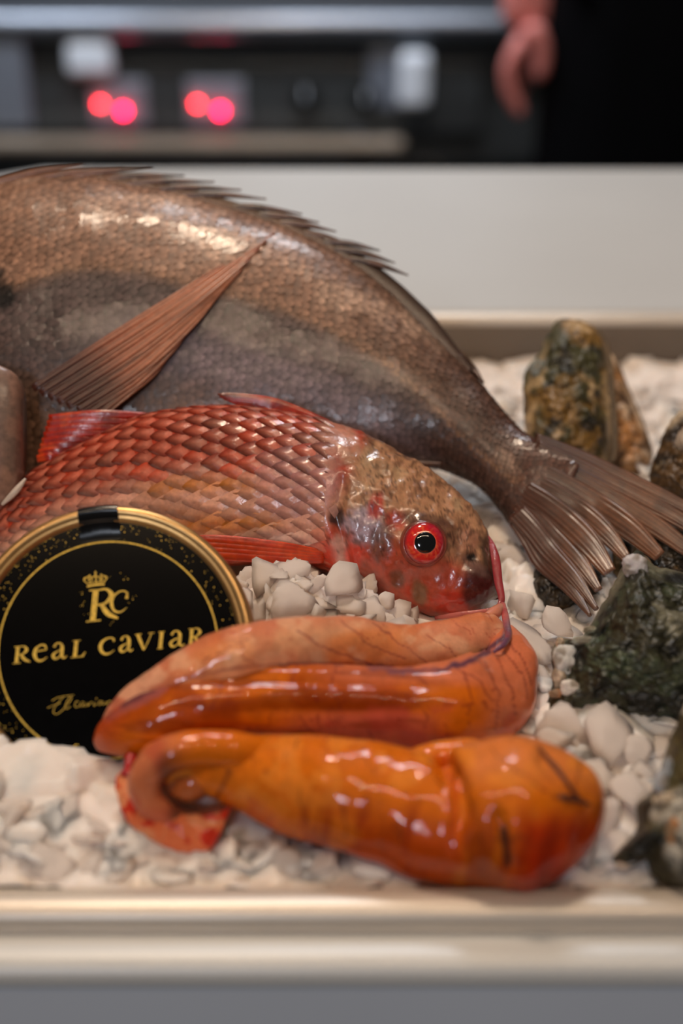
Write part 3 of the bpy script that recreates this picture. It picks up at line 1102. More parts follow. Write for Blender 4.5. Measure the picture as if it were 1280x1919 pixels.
# lips
M_lip = vcol_mat('pink_membrane', bump=(260, 0.6, 0.001), rough=0.4, coat=0.35, coat_rough=0.12, sss=0.3, sss_scale=0.003)


def lip_col(px, py, P):
    c = np.zeros(px.shape + (3,)) + lin((158, 52, 58))
    c = mixc(c, lin((206, 122, 112)), 0.7 * sstep(1110, 1150, py))
    return mixc(c, lin((128, 26, 34)), 0.6 * sstep(0.5, 0.66, fbm(P, 200, 3, 2)))


sweep('upper_lip', [W(910, 1000, .5420), W(922, 1022, .5345), W(929, 1050, .5290), W(934, 1090, .5255), W(940, 1126, .5225), W(930, 1141, .5205), W(905, 1147, .521), W(862, 1152, .523), W(815, 1158, .526)],
      [.0006, .0012, .0017, .0016, .0012, .0012, .0011, .0011, .0006], M_lip, mul, lip_col, nv=14, n=70, flat=0.5)


# ------------------------------------------------------------------ caviar tin
TD = 0.462
tc = W(203, 1215, TD)
tn = unit(np.array([0.02, -math.cos(math.radians(44)), math.sin(math.radians(44))]))
tx = unit(np.cross(np.array([0, 0, 1.0]), tn))
tx = unit(np.cross(tn, np.cross(tx, tn)))
if tx[0] < 0:
    tx = -tx
ty = np.cross(tn, tx)
tin = thing('caviar_tin', 'round gold tin with black lid label leaning on the ice', 'tin', tuple(tc - ty * 0.0477 - tn * 0.02))


def lathe_tin(name, prof, mat, seg=128, a0=0, a1=2 * math.pi, parent=None, caps=False):
    prof = np.array(prof, float) * 0.001
    full = abs(a1 - a0 - 2 * math.pi) < 1e-6
    th = np.linspace(a0, a1, seg, endpoint=not full)
    V = tc + prof[:, 0][:, None, None] * (np.cos(th)[None, :, None] * tx + np.sin(th)[None, :, None] * ty) + prof[:, 1][:, None, None] * tn
    n = len(prof)
    f = []
    for i in range(n - 1):
        for j in range(seg if full else seg - 1):
            k = (j + 1) % seg
            f.append((i * seg + j, i * seg + k, (i + 1) * seg + k, (i + 1) * seg + j))
    return mesh_obj(name, V.reshape(-1, 3), f, mat, parent, smooth=(name != 'label'))


lid = lathe_tin('lid', [(0.05, -0.3), (41.6, -0.3), (42.2, -0.3), (42.45, 0.5), (42.9, 1.2), (43.5, 1.5), (43.9, 1.45), (44.4, 1.8), (45.2, 2.3), (46.0, 2.3), (46.8, 1.9), (47.25, 1.2), (47.4, 0.3),
                        (47.4, -6.0), (47.9, -6.6), (47.7, -7.4), (47.0, -7.6), (46.2, -7.6)], M_gold, parent=tin)
lathe_tin('can_body', [(46.0, -5), (46.0, -8.6), (46.9, -9.2), (47.2, -10), (46.9, -10.8), (46.4, -11.4), (46.4, -19.5), (45.6, -21.6), (43.5, -22.4), (0.05, -22.4)], M_gold, parent=tin)
label = lathe_tin('label', [(0.05, -0.05), (42.0, -0.05), (42.1, -0.2)], M_label, parent=tin)
a_s = math.radians(95.2)
hw = 0.0066
sp = [(36.0, 0.10), (42.0, 0.10), (42.6, 1.0), (43.0, 1.9), (44.2, 2.2), (45.2, 2.95), (46.2, 3.05), (47.3, 2.5), (47.8, 1.2), (47.9, -6.2), (48.2, -7.0), (47.6, -10), (47.3, -13)]
sd, sr = (math.cos(a_s) * tx + math.sin(a_s) * ty), (-math.sin(a_s) * tx + math.cos(a_s) * ty)
V, f = [], []
for i, (r, h) in enumerate(sp):
    for s in np.linspace(-1, 1, 7):
        rr = math.sqrt(max(r * r - (s * hw * 1000) ** 2, 0)) * 0.001 if i > 1 else r * 0.001
        V.append(tc + sd * rr + sr * hw * s + tn * h * 0.001)
for i in range(len(sp) - 1):
    for j in range(6):
        f.append((i * 7 + j, i * 7 + j + 1, i * 7 + j + 8, i * 7 + j + 7))
mesh_obj('seal_strip', V, f, M_tape, tin)

# printing on the lid: strokes laid flat on the label plane


def on_label(px, py, h=0.00004):
    r = (px - 640) / F * R_ - (py - 959.5) / F * U_ + F_
    o = tc + tn * h
    t = ((o - CAM) @ tn) / (r @ tn)
    return CAM + r * t


class Print:
    def __init__(s):
        s.v, s.f = [], []

    def stroke(s, pts, widths, n=18, smooth=True):
        pts = np.array(pts, float)
        widths = np.broadcast_to(np.asarray(widths, float), (len(pts),))
        A = np.column_stack([pts, widths])
        Q = catmull(A, n) if smooth and len(pts) > 2 else np.array([A[0] + (A[-1] - A[0]) * t for t in np.linspace(0, 1, 4)]) if len(pts) == 2 else A
        T = unit(np.gradient(Q[:, :2], axis=0))
        N = np.stack([-T[:, 1], T[:, 0]], -1)
        k = len(s.v)
        for q, nn in zip(Q, N):
            s.v.append(on_label(*(q[:2] + nn * q[2] / 2)))
            s.v.append(on_label(*(q[:2] - nn * q[2] / 2)))
        for i in range(len(Q) - 1):
            s.f.append((k + 2 * i, k + 2 * i + 1, k + 2 * i + 3, k + 2 * i + 2))

    def dot(s, x, y, r, n=8):
        k = len(s.v)
        for a in np.linspace(0, 2 * math.pi, n, endpoint=False):
            s.v.append(on_label(x + r * math.cos(a), y + r * math.sin(a)))
        s.f.append(tuple(range(k, k + n)))

    def build(s, name):
        return mesh_obj(name, s.v, s.f, M_print, label, smooth=False)


def cpos(x):
    """baseline of the big lettering"""
    return 1243.5 - 0.103 * (x - 30)


GL = {  # strokes in a unit box: x right, y up; (points, widths)
    'R': [([(0.22, 0), (0.22, 1)], .21), ([(0.02, 0.015), (0.46, 0.015)], .05), ([(0.02, 0.985), (0.4, 0.985)], .05),
          ([(0.25, 0.97), (0.55, 0.97), (0.72, 0.76), (0.55, 0.54), (0.28, 0.5)], [.06, .09, .2, .09, .05]), ([(0.42, 0.52), (0.66, 0.2), (0.98, 0.02)], [.14, .2, .07])],
    'e': [([(0.12, 0.60), (0.86, 0.66)], .07), ([(0.86, 0.66), (0.74, 0.92), (0.46, 0.98), (0.16, 0.74), (0.13, 0.36), (0.36, 0.05), (0.66, 0.03), (0.95, 0.2)], [.07, .13, .09, .19, .24, .16, .11, .04])],
    'a': [([(0.14, 0.76), (0.22, 0.94), (0.46, 0.98), (0.62, 0.80), (0.66, 0.5), (0.66, 0.2), (0.80, 0.04), (0.98, 0.14)], [.17, .1, .09, .2, .22, .2, .11, .05]),
          ([(0.62, 0.56), (0.28, 0.44), (0.12, 0.24), (0.26, 0.05), (0.48, 0.1), (0.62, 0.26)], [.06, .1, .2, .15, .08, .06])],
    'L': [([(0.3, 0), (0.3, 1)], .22), ([(0.06, 0.985), (0.56, 0.985)], .05), ([(0.06, 0.02), (0.86, 0.02)], .06), ([(0.78, 0.03), (0.93, 0.26)], [.14, .04])],
    'c': [([(0.88, 0.72), (0.84, 0.92), (0.54, 0.98), (0.2, 0.76), (0.14, 0.42), (0.34, 0.08), (0.66, 0.02), (0.95, 0.2)], [.10, .12, .09, .18, .24, .17, .11, .04])],
    'v': [([(0.14, 0.98), (0.34, 0.5), (0.54, 0.02)], [.2, .2, .12]), ([(0.54, 0.02), (0.72, 0.5), (0.86, 0.98)], [.06, .06, .06]), ([(0.0, 0.985), (0.34, 0.985)], .05), ([(0.7, 0.985), (1.0, 0.985)], .05)],
    'i': [([(0.5, 0), (0.5, 1)], .22), ([(0.1, 0.985), (0.9, 0.985)], .05), ([(0.1, 0.015), (0.9, 0.015)], .05)],
}


def put(pr, ch, x0, x1, h, slope=-0.103, base=None, wk=0.9):
    b0 = base if base is not None else cpos(x0)
    for pts, wd in GL[ch]:
        P = [(x0 + a * (x1 - x0) - 0.10 * 0 + b * h * 0.10, b0 + slope * a * (x1 - x0) - b * h) for a, b in pts]
        pr.stroke(P, np.asarray(wd) * h * wk)


for ch, x0, x1, h in (('R', 23, 57, 32), ('e', 60, 89, 31), ('a', 95, 125, 31), ('L', 131, 161, 32), ('c', 182, 215, 31), ('a', 221, 250, 31), ('v', 250, 286, 32), ('i', 293, 307, 32), ('a', 315, 346, 31), ('R', 350, 381, 32)):
    pr = Print()
    put(pr, ch, x0, x1, h)
    pr.build('letter')
pr = Print()
put(pr, 'R', 160, 222, 60, base=1166, wk=0.8)
pr.build('letter')
pr = Print()
put(pr, 'c', 202, 239, 41, base=1150, wk=0.62)
pr.stroke([(239, 1109), (237, 1122)], [2, 6])
pr.build('letter')
pr = Print()      # crown
pr.stroke([(163, 1099), (180, 1096), (196, 1095)], 3.4)
pr.stroke([(163, 1094), (180, 1091.5), (196, 1090.5)], 1.6)
for x, y in ((159, 1084), (168, 1079), (179, 1077), (190, 1077.5), (198, 1081)):
    pr.dot(x, y, 2.2)
for a in (((164, 1094), (157, 1086), (168, 1079)), ((170, 1092), (166, 1085), (178, 1080)), ((180, 1091), (180, 1085), (179, 1078)), ((188, 1091), (192, 1084), (181, 1080)), ((195, 1090), (201, 1082), (190, 1078))):
    pr.stroke(a, 1.9)
pr.stroke([(179, 1075), (179, 1070)], 1.6)
pr.stroke([(176.5, 1073), (181.5, 1072.5)], 1.4)
for x, y in ((172, 1087), (187, 1086)):
    pr.dot(x, y, 1.6)
pr.build('crown_emblem')


def cp(x, y):
    return (x / 5.12, 1180 + y / 5.12)


pr = Print()      # script line
for pts, wd in (
        ([(500, 682), (545, 655), (610, 640), (710, 626)], 1.3), ([(455, 752), (505, 730), (580, 704)], 1.2),
        ([(612, 642), (570, 690), (525, 745), (512, 795), (535, 812), (580, 790), (640, 725), (690, 660), (684, 642), (655, 668), (628, 720), (626, 755), (645, 760), (676, 735)], 1.4),
        ([(752, 690), (730, 690), (718, 715), (722, 742), (745, 742), (772, 722)], 1.4),
        ([(800, 694), (778, 700), (768, 722), (780, 738), (800, 718), (808, 694), (802, 728), (815, 736), (838, 715)], 1.3),
        ([(838, 700), (846, 728), (870, 700), (880, 692)], 1.4), ([(905, 694), (896, 722), (905, 730), (928, 712)], 1.4), ([(918, 668), (930, 655)], 1.4),
        ([(975, 684), (952, 690), (944, 712), (956, 724), (976, 704), (984, 684), (980, 714), (994, 720), (1014, 702)], 1.3), ([(1018, 690), (1024, 716), (1040, 690), (1058, 682), (1070, 700), (1090, 690)], 1.4)):
    pr.stroke([cp(*p) for p in pts], wd * 0.75, n=40)
pr.build('script_lettering')
pr = Print()
pr.stroke([cp(752, 1112), cp(735, 1103), cp(710, 1122), cp(708, 1150), cp(728, 1165), cp(750, 1158)], [1.5, 1.6, 2.4, 2.6, 1.8, 1.2], n=24)
pr.build('letter')
# thin ring and scattered gold dots
V, f = [], []
for k in range(160):
    a = 2 * math.pi * k / 160
    dr = math.cos(a) * tx + math.sin(a) * ty
    V += [tc + dr * 0.03525 + tn * 4e-5, tc + dr * 0.03575 + tn * 4e-5]
for k in range(160):
    j = (k + 1) % 160
    f.append((2 * k, 2 * k + 1, 2 * j + 1, 2 * j))
mesh_obj('gold_ring', V, f, M_print, label, smooth=False)
V, f = [], []


def speck(r, a, q):
    k = len(V)
    for t in np.linspace(0, 2 * math.pi, 6, endpoint=False):
        V.append(tc + tx * (r * math.cos(a) + q * math.cos(t)) + ty * (r * math.sin(a) + q * math.sin(t)) + tn * 5e-5)
    f.append(tuple(range(k, k + 6)))


for k in range(400):
    r = 0.0360 + 0.0060 * random.random() ** 0.7
    speck(r, random.random() * 2 * math.pi, random.choice((.00010, .00012, .00016, .00022)))
for k in range(46):
    a = random.random() * 2 * math.pi
    r = 0.005 + 0.0045 * random.random()
    k0 = (-0.0005 + r * math.cos(a), 0.0165 + r * math.sin(a))
    if abs(k0[0] + 0.0005) < 0.006 and abs(k0[1] - .0155) < 0.0065:
        continue
    speck(math.hypot(*k0), math.atan2(k0[1], k0[0]), random.choice((.0001, .00014, .0002)))
o = mesh_obj('gold_speckles', V, f, M_print, label, smooth=False)
o['kind'] = 'stuff'

# ------------------------------------------------------------------ roe
roe = thing('roe_sac', 'glossy orange fish roe sac folded in lobes with dark veins', 'roe', tuple(W(650, 1500, .43)))


def lobe(name, ST, colf, nu=240, nv=110, kb=1.0, bump=0.0010, bs=70, seed=1, extra=None, parent=None, pb=1.0):
    A = np.array(ST, float)          # px, py, r px, depth
    Q = catmull(A, nu)
    C = W(Q[:, 0], Q[:, 1], Q[:, 3])
    t2 = unit(np.gradient(C, axis=0))
    tt = unit(t2 - np.outer(t2 @ F_, F_))
    Aax = unit(np.cross(tt, F_))
    Aax *= np.sign(Aax @ U_ + 1e-9)[:, None] if False else 1
    # round the ends off
    r = np.maximum(Q[:, 2], 0.6) * Q[:, 3] / F
    Bx = np.outer(np.ones(nu), -F_)
    V = tube_grid(C, Aax * r[:, None], Bx * (r * kb)[:, None], nv, 1.0, pb)
    N = grid_normals(V)
    h = bump * (fbm(V, bs, 3, seed) - 0.5) * 2
    px, py = proj(V)
    if extra is not None:
        h = h + extra(px, py)
    V = V + N * h[..., None]
    # where the soft sac meets the tray rim it rides up on it or stops against its inner face
    hit = (V[..., 1] < TY0 + .0003) & (V[..., 2] < .0077)
    up, back = .0077 - V[..., 2], TY0 + .0003 - V[..., 1]
    V[..., 2] = np.where(hit & (up <= back), .0077, V[..., 2])
    V[..., 1] = np.where(hit & (up > back), TY0 + .0003, V[..., 1])
    return grid_obj(name, V, M_roe, parent or roe, colf), V


BLUEV = [(948, 1160), (945, 1195), (920, 1220), (880, 1240), (820, 1256), (760, 1258), (690, 1250)]
VEINS_A = [([(560, 1180), (600, 1210), (640, 1225), (700, 1248)], 2.4), ([(640, 1165), (690, 1205), (760, 1235)], 1.8), ([(700, 1165), (740, 1200), (800, 1240)], 1.5), ([(450, 1195), (455, 1230), (480, 1245)], 1.6),
           ([(380, 1240), (420, 1220), (470, 1195)], 1.2), ([(800, 1190), (840, 1215), (860, 1240)], 1.3), ([(330, 1270), (370, 1265), (400, 1245)], 1.3), ([(250, 1320), (330, 1280), (420, 1255), (520, 1245), (640, 1243), (760, 1250)], 2.4)]
VEINS_B = [([(420, 1265), (410, 1300), (395, 1330)], 2.4), ([(560, 1245), (545, 1275)], 2.0), ([(630, 1250), (620, 1290), (640, 1330)], 1.4), ([(930, 1230), (960, 1290), (965, 1340)], 2.4), ([(945, 1220), (980, 1265), (988, 1310)], 2.0),
           ([(910, 1240), (935, 1300), (930, 1370)], 1.8), ([(955, 1200), (985, 1240), (994, 1280)], 1.8), ([(870, 1255), (882, 1310), (878, 1360)], 2.2), ([(760, 1300), (800, 1340), (790, 1390)], 1.2), ([(690, 1370), (700, 1390)], 2.0),
           ([(560, 1340), (580, 1370)], 1.6), ([(850, 1250), (900, 1275), (925, 1320)], 1.6), ([(780, 1262), (800, 1285)], 1.8), ([(640, 1345), (600, 1365)], 1.3)]
VEINS_C = [([(1010, 1400), (1050, 1450), (1075, 1490), (1090, 1505)], 4.5), ([(1045, 1495), (1075, 1493), (1100, 1505)], 5), ([(1090, 1425), (1080, 1460), (1078, 1490)], 2.4), ([(940, 1545), (950, 1580), (952, 1625)], 7), ([(930, 1575), (985, 1568)], 4),
           ([(430, 1440), (420, 1470), (400, 1500)], 5), ([(560, 1385), (555, 1400)], 3), ([(750, 1540), (752, 1575)], 4), ([(680, 1395), (690, 1440)], 1.8), ([(560, 1480), (575, 1540)], 2.0), ([(470, 1400), (475, 1440)], 1.6), ([(800, 1420), (840, 1500), (850, 1600)], 1.6),
           ([(920, 1400), (1000, 1470), (1060, 1500)], 1.8), ([(640, 1500), (650, 1570)], 2.2), ([(870, 1480), (905, 1560), (900, 1640)], 1.8), ([(700, 1440), (720, 1560)], 1.5)]


def capil(c, px, py, seed, k=0.4, color=(140, 44, 30)):
    q = P2(px, py)
    a = np.abs(fbm(q + np.array([seed * 37, 0, 0]), 0.017, 3, seed) - 0.5)
    gate = sstep(0.48, 0.6, fbm(q, 0.012, 2, seed + 5))
    return mixc(c, lin(color), k * gate * (1 - sstep(0.003, 0.011, a)))


def colA(px, py, P):
    q = P2(px, py)
    c = np.zeros(px.shape + (3,)) + lin((234, 168, 124))
    c = mixc(c, lin((214, 130, 92)), 0.7 * sstep(0.46, 0.66, fbm(q, 0.012, 3, 1)))
    c = mixc(c, lin((226, 128, 60)), 0.7 * sstep(0.5, 0.65, fbm(q, 0.009, 2, 8)))
    c = mixc(c, lin((188, 104, 84)), 0.8 * (1 - sstep(260, 420, px)))
    c = mixc(c, lin((206, 112, 80)), 0.6 * (1 - sstep(8, 40, py - (1150 + 0.0006 * (px - 640) ** 2))))
    c = mixc(c, lin((240, 186, 146)), 0.5 * sstep(0.52, 0.66, fbm(q, 0.03, 3, 71)))
    c = c * (0.86 + 0.28 * fbm(q, 0.06, 3, 77))[..., None]
    c = capil(c, px, py, 3, 0.55, (170, 60, 48))
    c = capil(c, px, py, 13, 0.5, (176, 70, 56))
    for p, wd in VEINS_A:
        c = line(c, px, py, p, wd, (140, 56, 60), 0.6, 4)
    c = line(c, px, py, BLUEV, 8, (96, 66, 90), 0.6, 7)
    c = line(c, px, py, BLUEV[1:5], 5, (30, 26, 60), 0.8, 7)
    return c


def colB(px, py, P):
    q = P2(px, py)
    c = np.zeros(px.shape + (3,)) + lin((204, 100, 8))
    c = mixc(c, lin((160, 60, 4)), 0.75 * sstep(0.45, 0.65, fbm(q, 0.01, 3, 2)))
    c = mixc(c, lin((226, 118, 30)), 0.6 * sstep(0.5, 0.66, fbm(q, 0.015, 3, 12)) * (1 - sstep(500, 640, px)))
    c = mixc(c, lin((214, 118, 82)), sstep(1235, 1262, py + 0) * 0 + 0.85 * (1 - sstep(1262, 1290, py - 0.02 * (px - 600))) * sstep(560, 680, px))
    c = mixc(c, lin((198, 96, 70)), 0.85 * sstep(1325, 1352, py) * sstep(480, 640, px) * (1 - sstep(760, 860, px)))
    c = mixc(c, lin((206, 112, 74)), 0.85 * sstep(880, 950, px))
    c = mixc(c, lin((178, 64, 36)), 0.6 * (1 - sstep(185, 250, px)))
    c = blob(c, px, py, 275, 1300, 90, 18, (150, 84, 84), 0.7, -32, 0.3)
    st = fbm(P2(px * 0.14, py), 0.05, 3, 61)
    c = mixc(c, lin((120, 42, 4)), 0.55 * sstep(0.52, 0.66, st) * (1 - sstep(760, 880, px)))
    c = mixc(c, lin((178, 66, 52)), 0.5 * sstep(0.55, 0.68, fbm(q, 0.02, 3, 64)) * sstep(520, 640, px) * sstep(1300, 1340, py))
    c = c * (0.86 + 0.28 * fbm(q, 0.07, 3, 67))[..., None]
    c = capil(c, px, py, 4, 0.6, (120, 30, 20))
    for p, wd in VEINS_B:
        c = line(c, px, py, p, wd, (112, 34, 30), 0.62, 4)
    c = line(c, px, py, [(230, 1325), (300, 1285), (400, 1255), (500, 1245), (640, 1243)], 5, (82, 48, 60), 0.7, 5)
    c = line(c, px, py, BLUEV, 7, (96, 66, 90), 0.6, 7)
    c = line(c, px, py, BLUEV[1:5], 4, (36, 30, 66), 0.7, 7)
    return c


def colC(px, py, P):
    q = P2(px, py)
    c = np.zeros(px.shape + (3,)) + lin((214, 108, 10))
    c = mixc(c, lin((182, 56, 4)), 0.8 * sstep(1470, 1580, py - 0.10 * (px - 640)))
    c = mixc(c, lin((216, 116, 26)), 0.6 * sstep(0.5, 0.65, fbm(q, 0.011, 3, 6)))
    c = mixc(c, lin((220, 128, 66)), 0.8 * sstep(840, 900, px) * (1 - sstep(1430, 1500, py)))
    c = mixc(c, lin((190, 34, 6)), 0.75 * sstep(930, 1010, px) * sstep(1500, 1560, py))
    c = mixc(c, lin((204, 112, 70)), 0.7 * (1 - sstep(290, 350, px)))
    st = fbm(P2(px + 0.2 * (py - 1500), py * 0.16), 0.045, 3, 41)
    c = mixc(c, lin((142, 34, 6)), 0.6 * sstep(0.52, 0.66, st) * sstep(1440, 1560, py - 0.06 * (px - 640)) * sstep(480, 600, px))
    c = mixc(c, lin((236, 142, 50)), 0.5 * sstep(0.56, 0.68, fbm(q, 0.024, 3, 44)) * (1 - sstep(1480, 1560, py)))
    c = c * (0.86 + 0.28 * fbm(q, 0.07, 3, 47))[..., None]
    c = line(c, px, py, [(835, 1425), (852, 1480), (850, 1540), (840, 1600)], 10, (196, 78, 28), 0.6, 6)
    c = capil(c, px, py, 7, 0.5, (120, 30, 16))
    for p, wd in VEINS_C:
        c = line(c, px, py, p, wd, (84, 34, 26), 0.6, 6)
    return c


A_ST = [(196, 1372, 2, .4455), (200, 1368, 16, .446), (225, 1345, 32, .4465), (300, 1294, 46, .4470), (400, 1244, 55, .4475), (460, 1226, 57, .4480), (520, 1216, 58, .4530), (640, 1216, 61, .4690), (760, 1226, 55, .483), (850, 1216, 58, .492), (915, 1196, 52, .500), (942, 1182, 34, .504), (952, 1176, 2, .505)]
B_ST = [(176, 1398, 2, .4455), (180, 1396, 14, .445), (205, 1384, 36, .444), (250, 1368, 56, .444), (330, 1336, 66, .445), (450, 1312, 68, .4465), (600, 1312, 70, .4505), (750, 1326, 76, .455), (860, 1324, 90, .460), (928, 1294, 86, .469), (958, 1244, 56, .481), (958, 1200, 34, .492), (954, 1172, 4, .500)]
C_ST = [(262, 1455, 3, .4335), (268, 1452, 22, .433), (300, 1432, 46, .431), (370, 1428, 56, .428), (450, 1443, 71, .425), (540, 1468, 92, .4215), (640, 1486, 103, .418), (740, 1512, 110, .4155), (810, 1534, 117, .4135), (850, 1536, 126, .4125), (900, 1528, 138, .411), (970, 1522, 146, .410), (1040, 1516, 122, .411), (1095, 1510, 84, .413), (1124, 1506, 44, .415), (1135, 1504, 3, .416)]


def exB(px, py):
    e = -0.0022 * np.exp(-((py - (1276 + 0.03 * (px - 640) + 0.00006 * (px - 640) ** 2)) / 15) ** 2) * sstep(330, 480, px) * (1 - sstep(760, 900, px)) * 0.6
    return e - 0.0008 * np.exp(-((py - 1330) / 12) ** 2) * sstep(400, 520, px) * (1 - sstep(700, 800, px))


def exC(px, py):
    e = -0.0050 * np.exp(-(seg_dist(px, py, [(836, 1425), (852, 1470), (862, 1530), (850, 1600)]) / 20) ** 2) * (1 - sstep(1500, 1620, py))
    e = e - 0.0018 * np.exp(-(seg_dist(px, py, [(935, 1530), (952, 1620)]) / 12) ** 2)
    e = e - 0.0016 * np.exp(-(seg_dist(px, py, [(1020, 1420), (1085, 1500)]) / 12) ** 2)
    return e + 0.00018 * np.cos((px - 0.25 * py) / 19.0) * sstep(520, 640, px) * (1 - sstep(840, 900, px))


lobeA, VA = lobe('lobe', A_ST, colA, seed=4, bump=0.0011, bs=85)
lobeB, VBB = lobe('lobe', B_ST, colB, seed=9, extra=exB, bump=0.0008, kb=1.0)
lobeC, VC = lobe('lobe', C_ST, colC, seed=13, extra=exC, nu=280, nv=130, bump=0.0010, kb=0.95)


def colHook(px, py, P):
    c = np.zeros(px.shape + (3,)) + lin((204, 116, 76))
    c = mixc(c, lin((190, 84, 56)), 0.7 * sstep(0.45, 0.65, fbm(P2(px, py), 0.02, 3, 6)))
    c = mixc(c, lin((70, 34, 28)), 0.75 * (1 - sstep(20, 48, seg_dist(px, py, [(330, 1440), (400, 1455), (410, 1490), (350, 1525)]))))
    c = mixc(c, lin((214, 108, 10)), sstep(290, 370, px) * (1 - sstep(1425, 1460, py)))
    return mixc(c, lin((214, 108, 10)), sstep(400, 430, px) * (1 - sstep(1470, 1490, py)))


lobe('fold', [(740, 1424, 4, .428), (780, 1424, 24, .427), (835, 1420, 34, .428), (890, 1412, 28, .428), (930, 1406, 4, .428)], colC, nu=60, nv=40, bump=0.0005, seed=51)
# the curled end: a thick fold round a dark pocket
lobe('fold', [(600, 1432, 8, .4285), (540, 1420, 26, .4245), (470, 1408, 34, .4205), (420, 1403, 34, .4188), (360, 1402, 34, .4175), (305, 1420, 34, .4175), (272, 1455, 32, .419), (276, 1496, 29, .421), (310, 1524, 23, .422), (350, 1534, 16, .423), (392, 1526, 12, .4235), (432, 1508, 8, .425), (452, 1496, 2, .426)],
     colHook, nu=120, nv=60, bump=0.0006, bs=120, seed=21)
lobe('fold', [(330, 1500, 3, .426), (336, 1488, 26, .426), (360, 1466, 34, .4255), (395, 1452, 30, .4255), (430, 1446, 14, .427), (440, 1445, 2, .428)],
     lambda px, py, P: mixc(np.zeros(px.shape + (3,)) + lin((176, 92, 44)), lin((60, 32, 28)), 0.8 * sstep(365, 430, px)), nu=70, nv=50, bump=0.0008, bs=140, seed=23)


def colTorn(px, py, P):
    c = np.zeros(px.shape + (3,)) + lin((226, 116, 70))
    c = mixc(c, lin((236, 160, 112)), 0.6 * sstep(0.5, 0.65, fbm(P2(px, py), 0.03, 3, 2)))
    c = mixc(c, lin((196, 22, 14)), 0.85 * sstep(0.64, 0.72, fbm(P2(px, py), 0.028, 3, 19)))
    c = line(c, px, py, [(232, 1440), (262, 1480), (300, 1530), (330, 1550)], 7, (178, 36, 40), 0.7, 6)
    return c


lobe('torn_membrane', [(240, 1440, 3, .4325), (236, 1462, 16, .431), (240, 1490, 24, .428), (262, 1525, 28, .425), (300, 1550, 30, .4225), (345, 1562, 34, .4205), (385, 1556, 30, .420), (415, 1532, 14, .421), (432, 1510, 2, .423)],
     colTorn, nu=110, nv=56, kb=0.55, bump=0.0018, bs=150, seed=31)
sweep('membrane_cord', [W(246, 1420, .437), W(240, 1438, .433), W(236, 1455, .430)], [.0022, .0012, .0020], M_lip, roe, lambda px, py, P: np.zeros(px.shape + (3,)) + lin((170, 24, 26)))
# pale membrane that leads from the mouth into the fold, and the blue vein along the seam


def colKnot(px, py, P):
    c = np.zeros(px.shape + (3,)) + lin((190, 92, 84))
    c = mixc(c, lin((92, 68, 100)), 0.85 * sstep(1150, 1185, py + 0.5 * (px - 945)))
    return mixc(c, lin((150, 30, 40)), 0.6 * sstep(0.52, 0.66, fbm(P, 160, 3, 3)))


sweep('membrane', [W(942, 1132, .519), W(946, 1150, .511), W(950, 1172, .500), W(953, 1190, .487), W(944, 1208, .478), (W(925, 1222, .474))], [.0011, .0013, .0014, .0012, .0010, .0006], M_lip, roe, colKnot, nv=14, n=50, flat=0.7)
sweep('membrane', [W(938, 1138, .518), W(925, 1150, .509), W(905, 1158, .504)], [.0016, .0024, .0008], M_lip, roe, lambda px, py, P: np.zeros(px.shape + (3,)) + lin((214, 136, 108)), nv=12)


def cam_side(Vs, x, y):
    best = None
    for V in Vs:
        Q = V.reshape(-1, 3)
        qx, qy = proj(Q)
        m = np.hypot(qx - x, qy - y) < 9
        if m.any():
            d = ((Q[m] - CAM) @ F_).min()
            best = d if best is None else min(best, d)
    return best if best is not None else 0.46


for p, r in (([(1010, 1402), (1050, 1450), (1090, 1505)], .0007), ([(944, 1552), (952, 1622)], .0011), ([(1050, 1493), (1104, 1506)], .0009)):
    sweep('vein', [W(x, y, cam_side((VC,), x, y) + 0.0005) for x, y in p], [r * .4, r, r * .5][:len(p)] if len(p) == 3 else [r, r * .5], M_lip, roe, lambda px, py, P: np.zeros(px.shape + (3,)) + lin((70, 34, 28)), n=30)

# ------------------------------------------------------------------ oysters


FRONT = {}


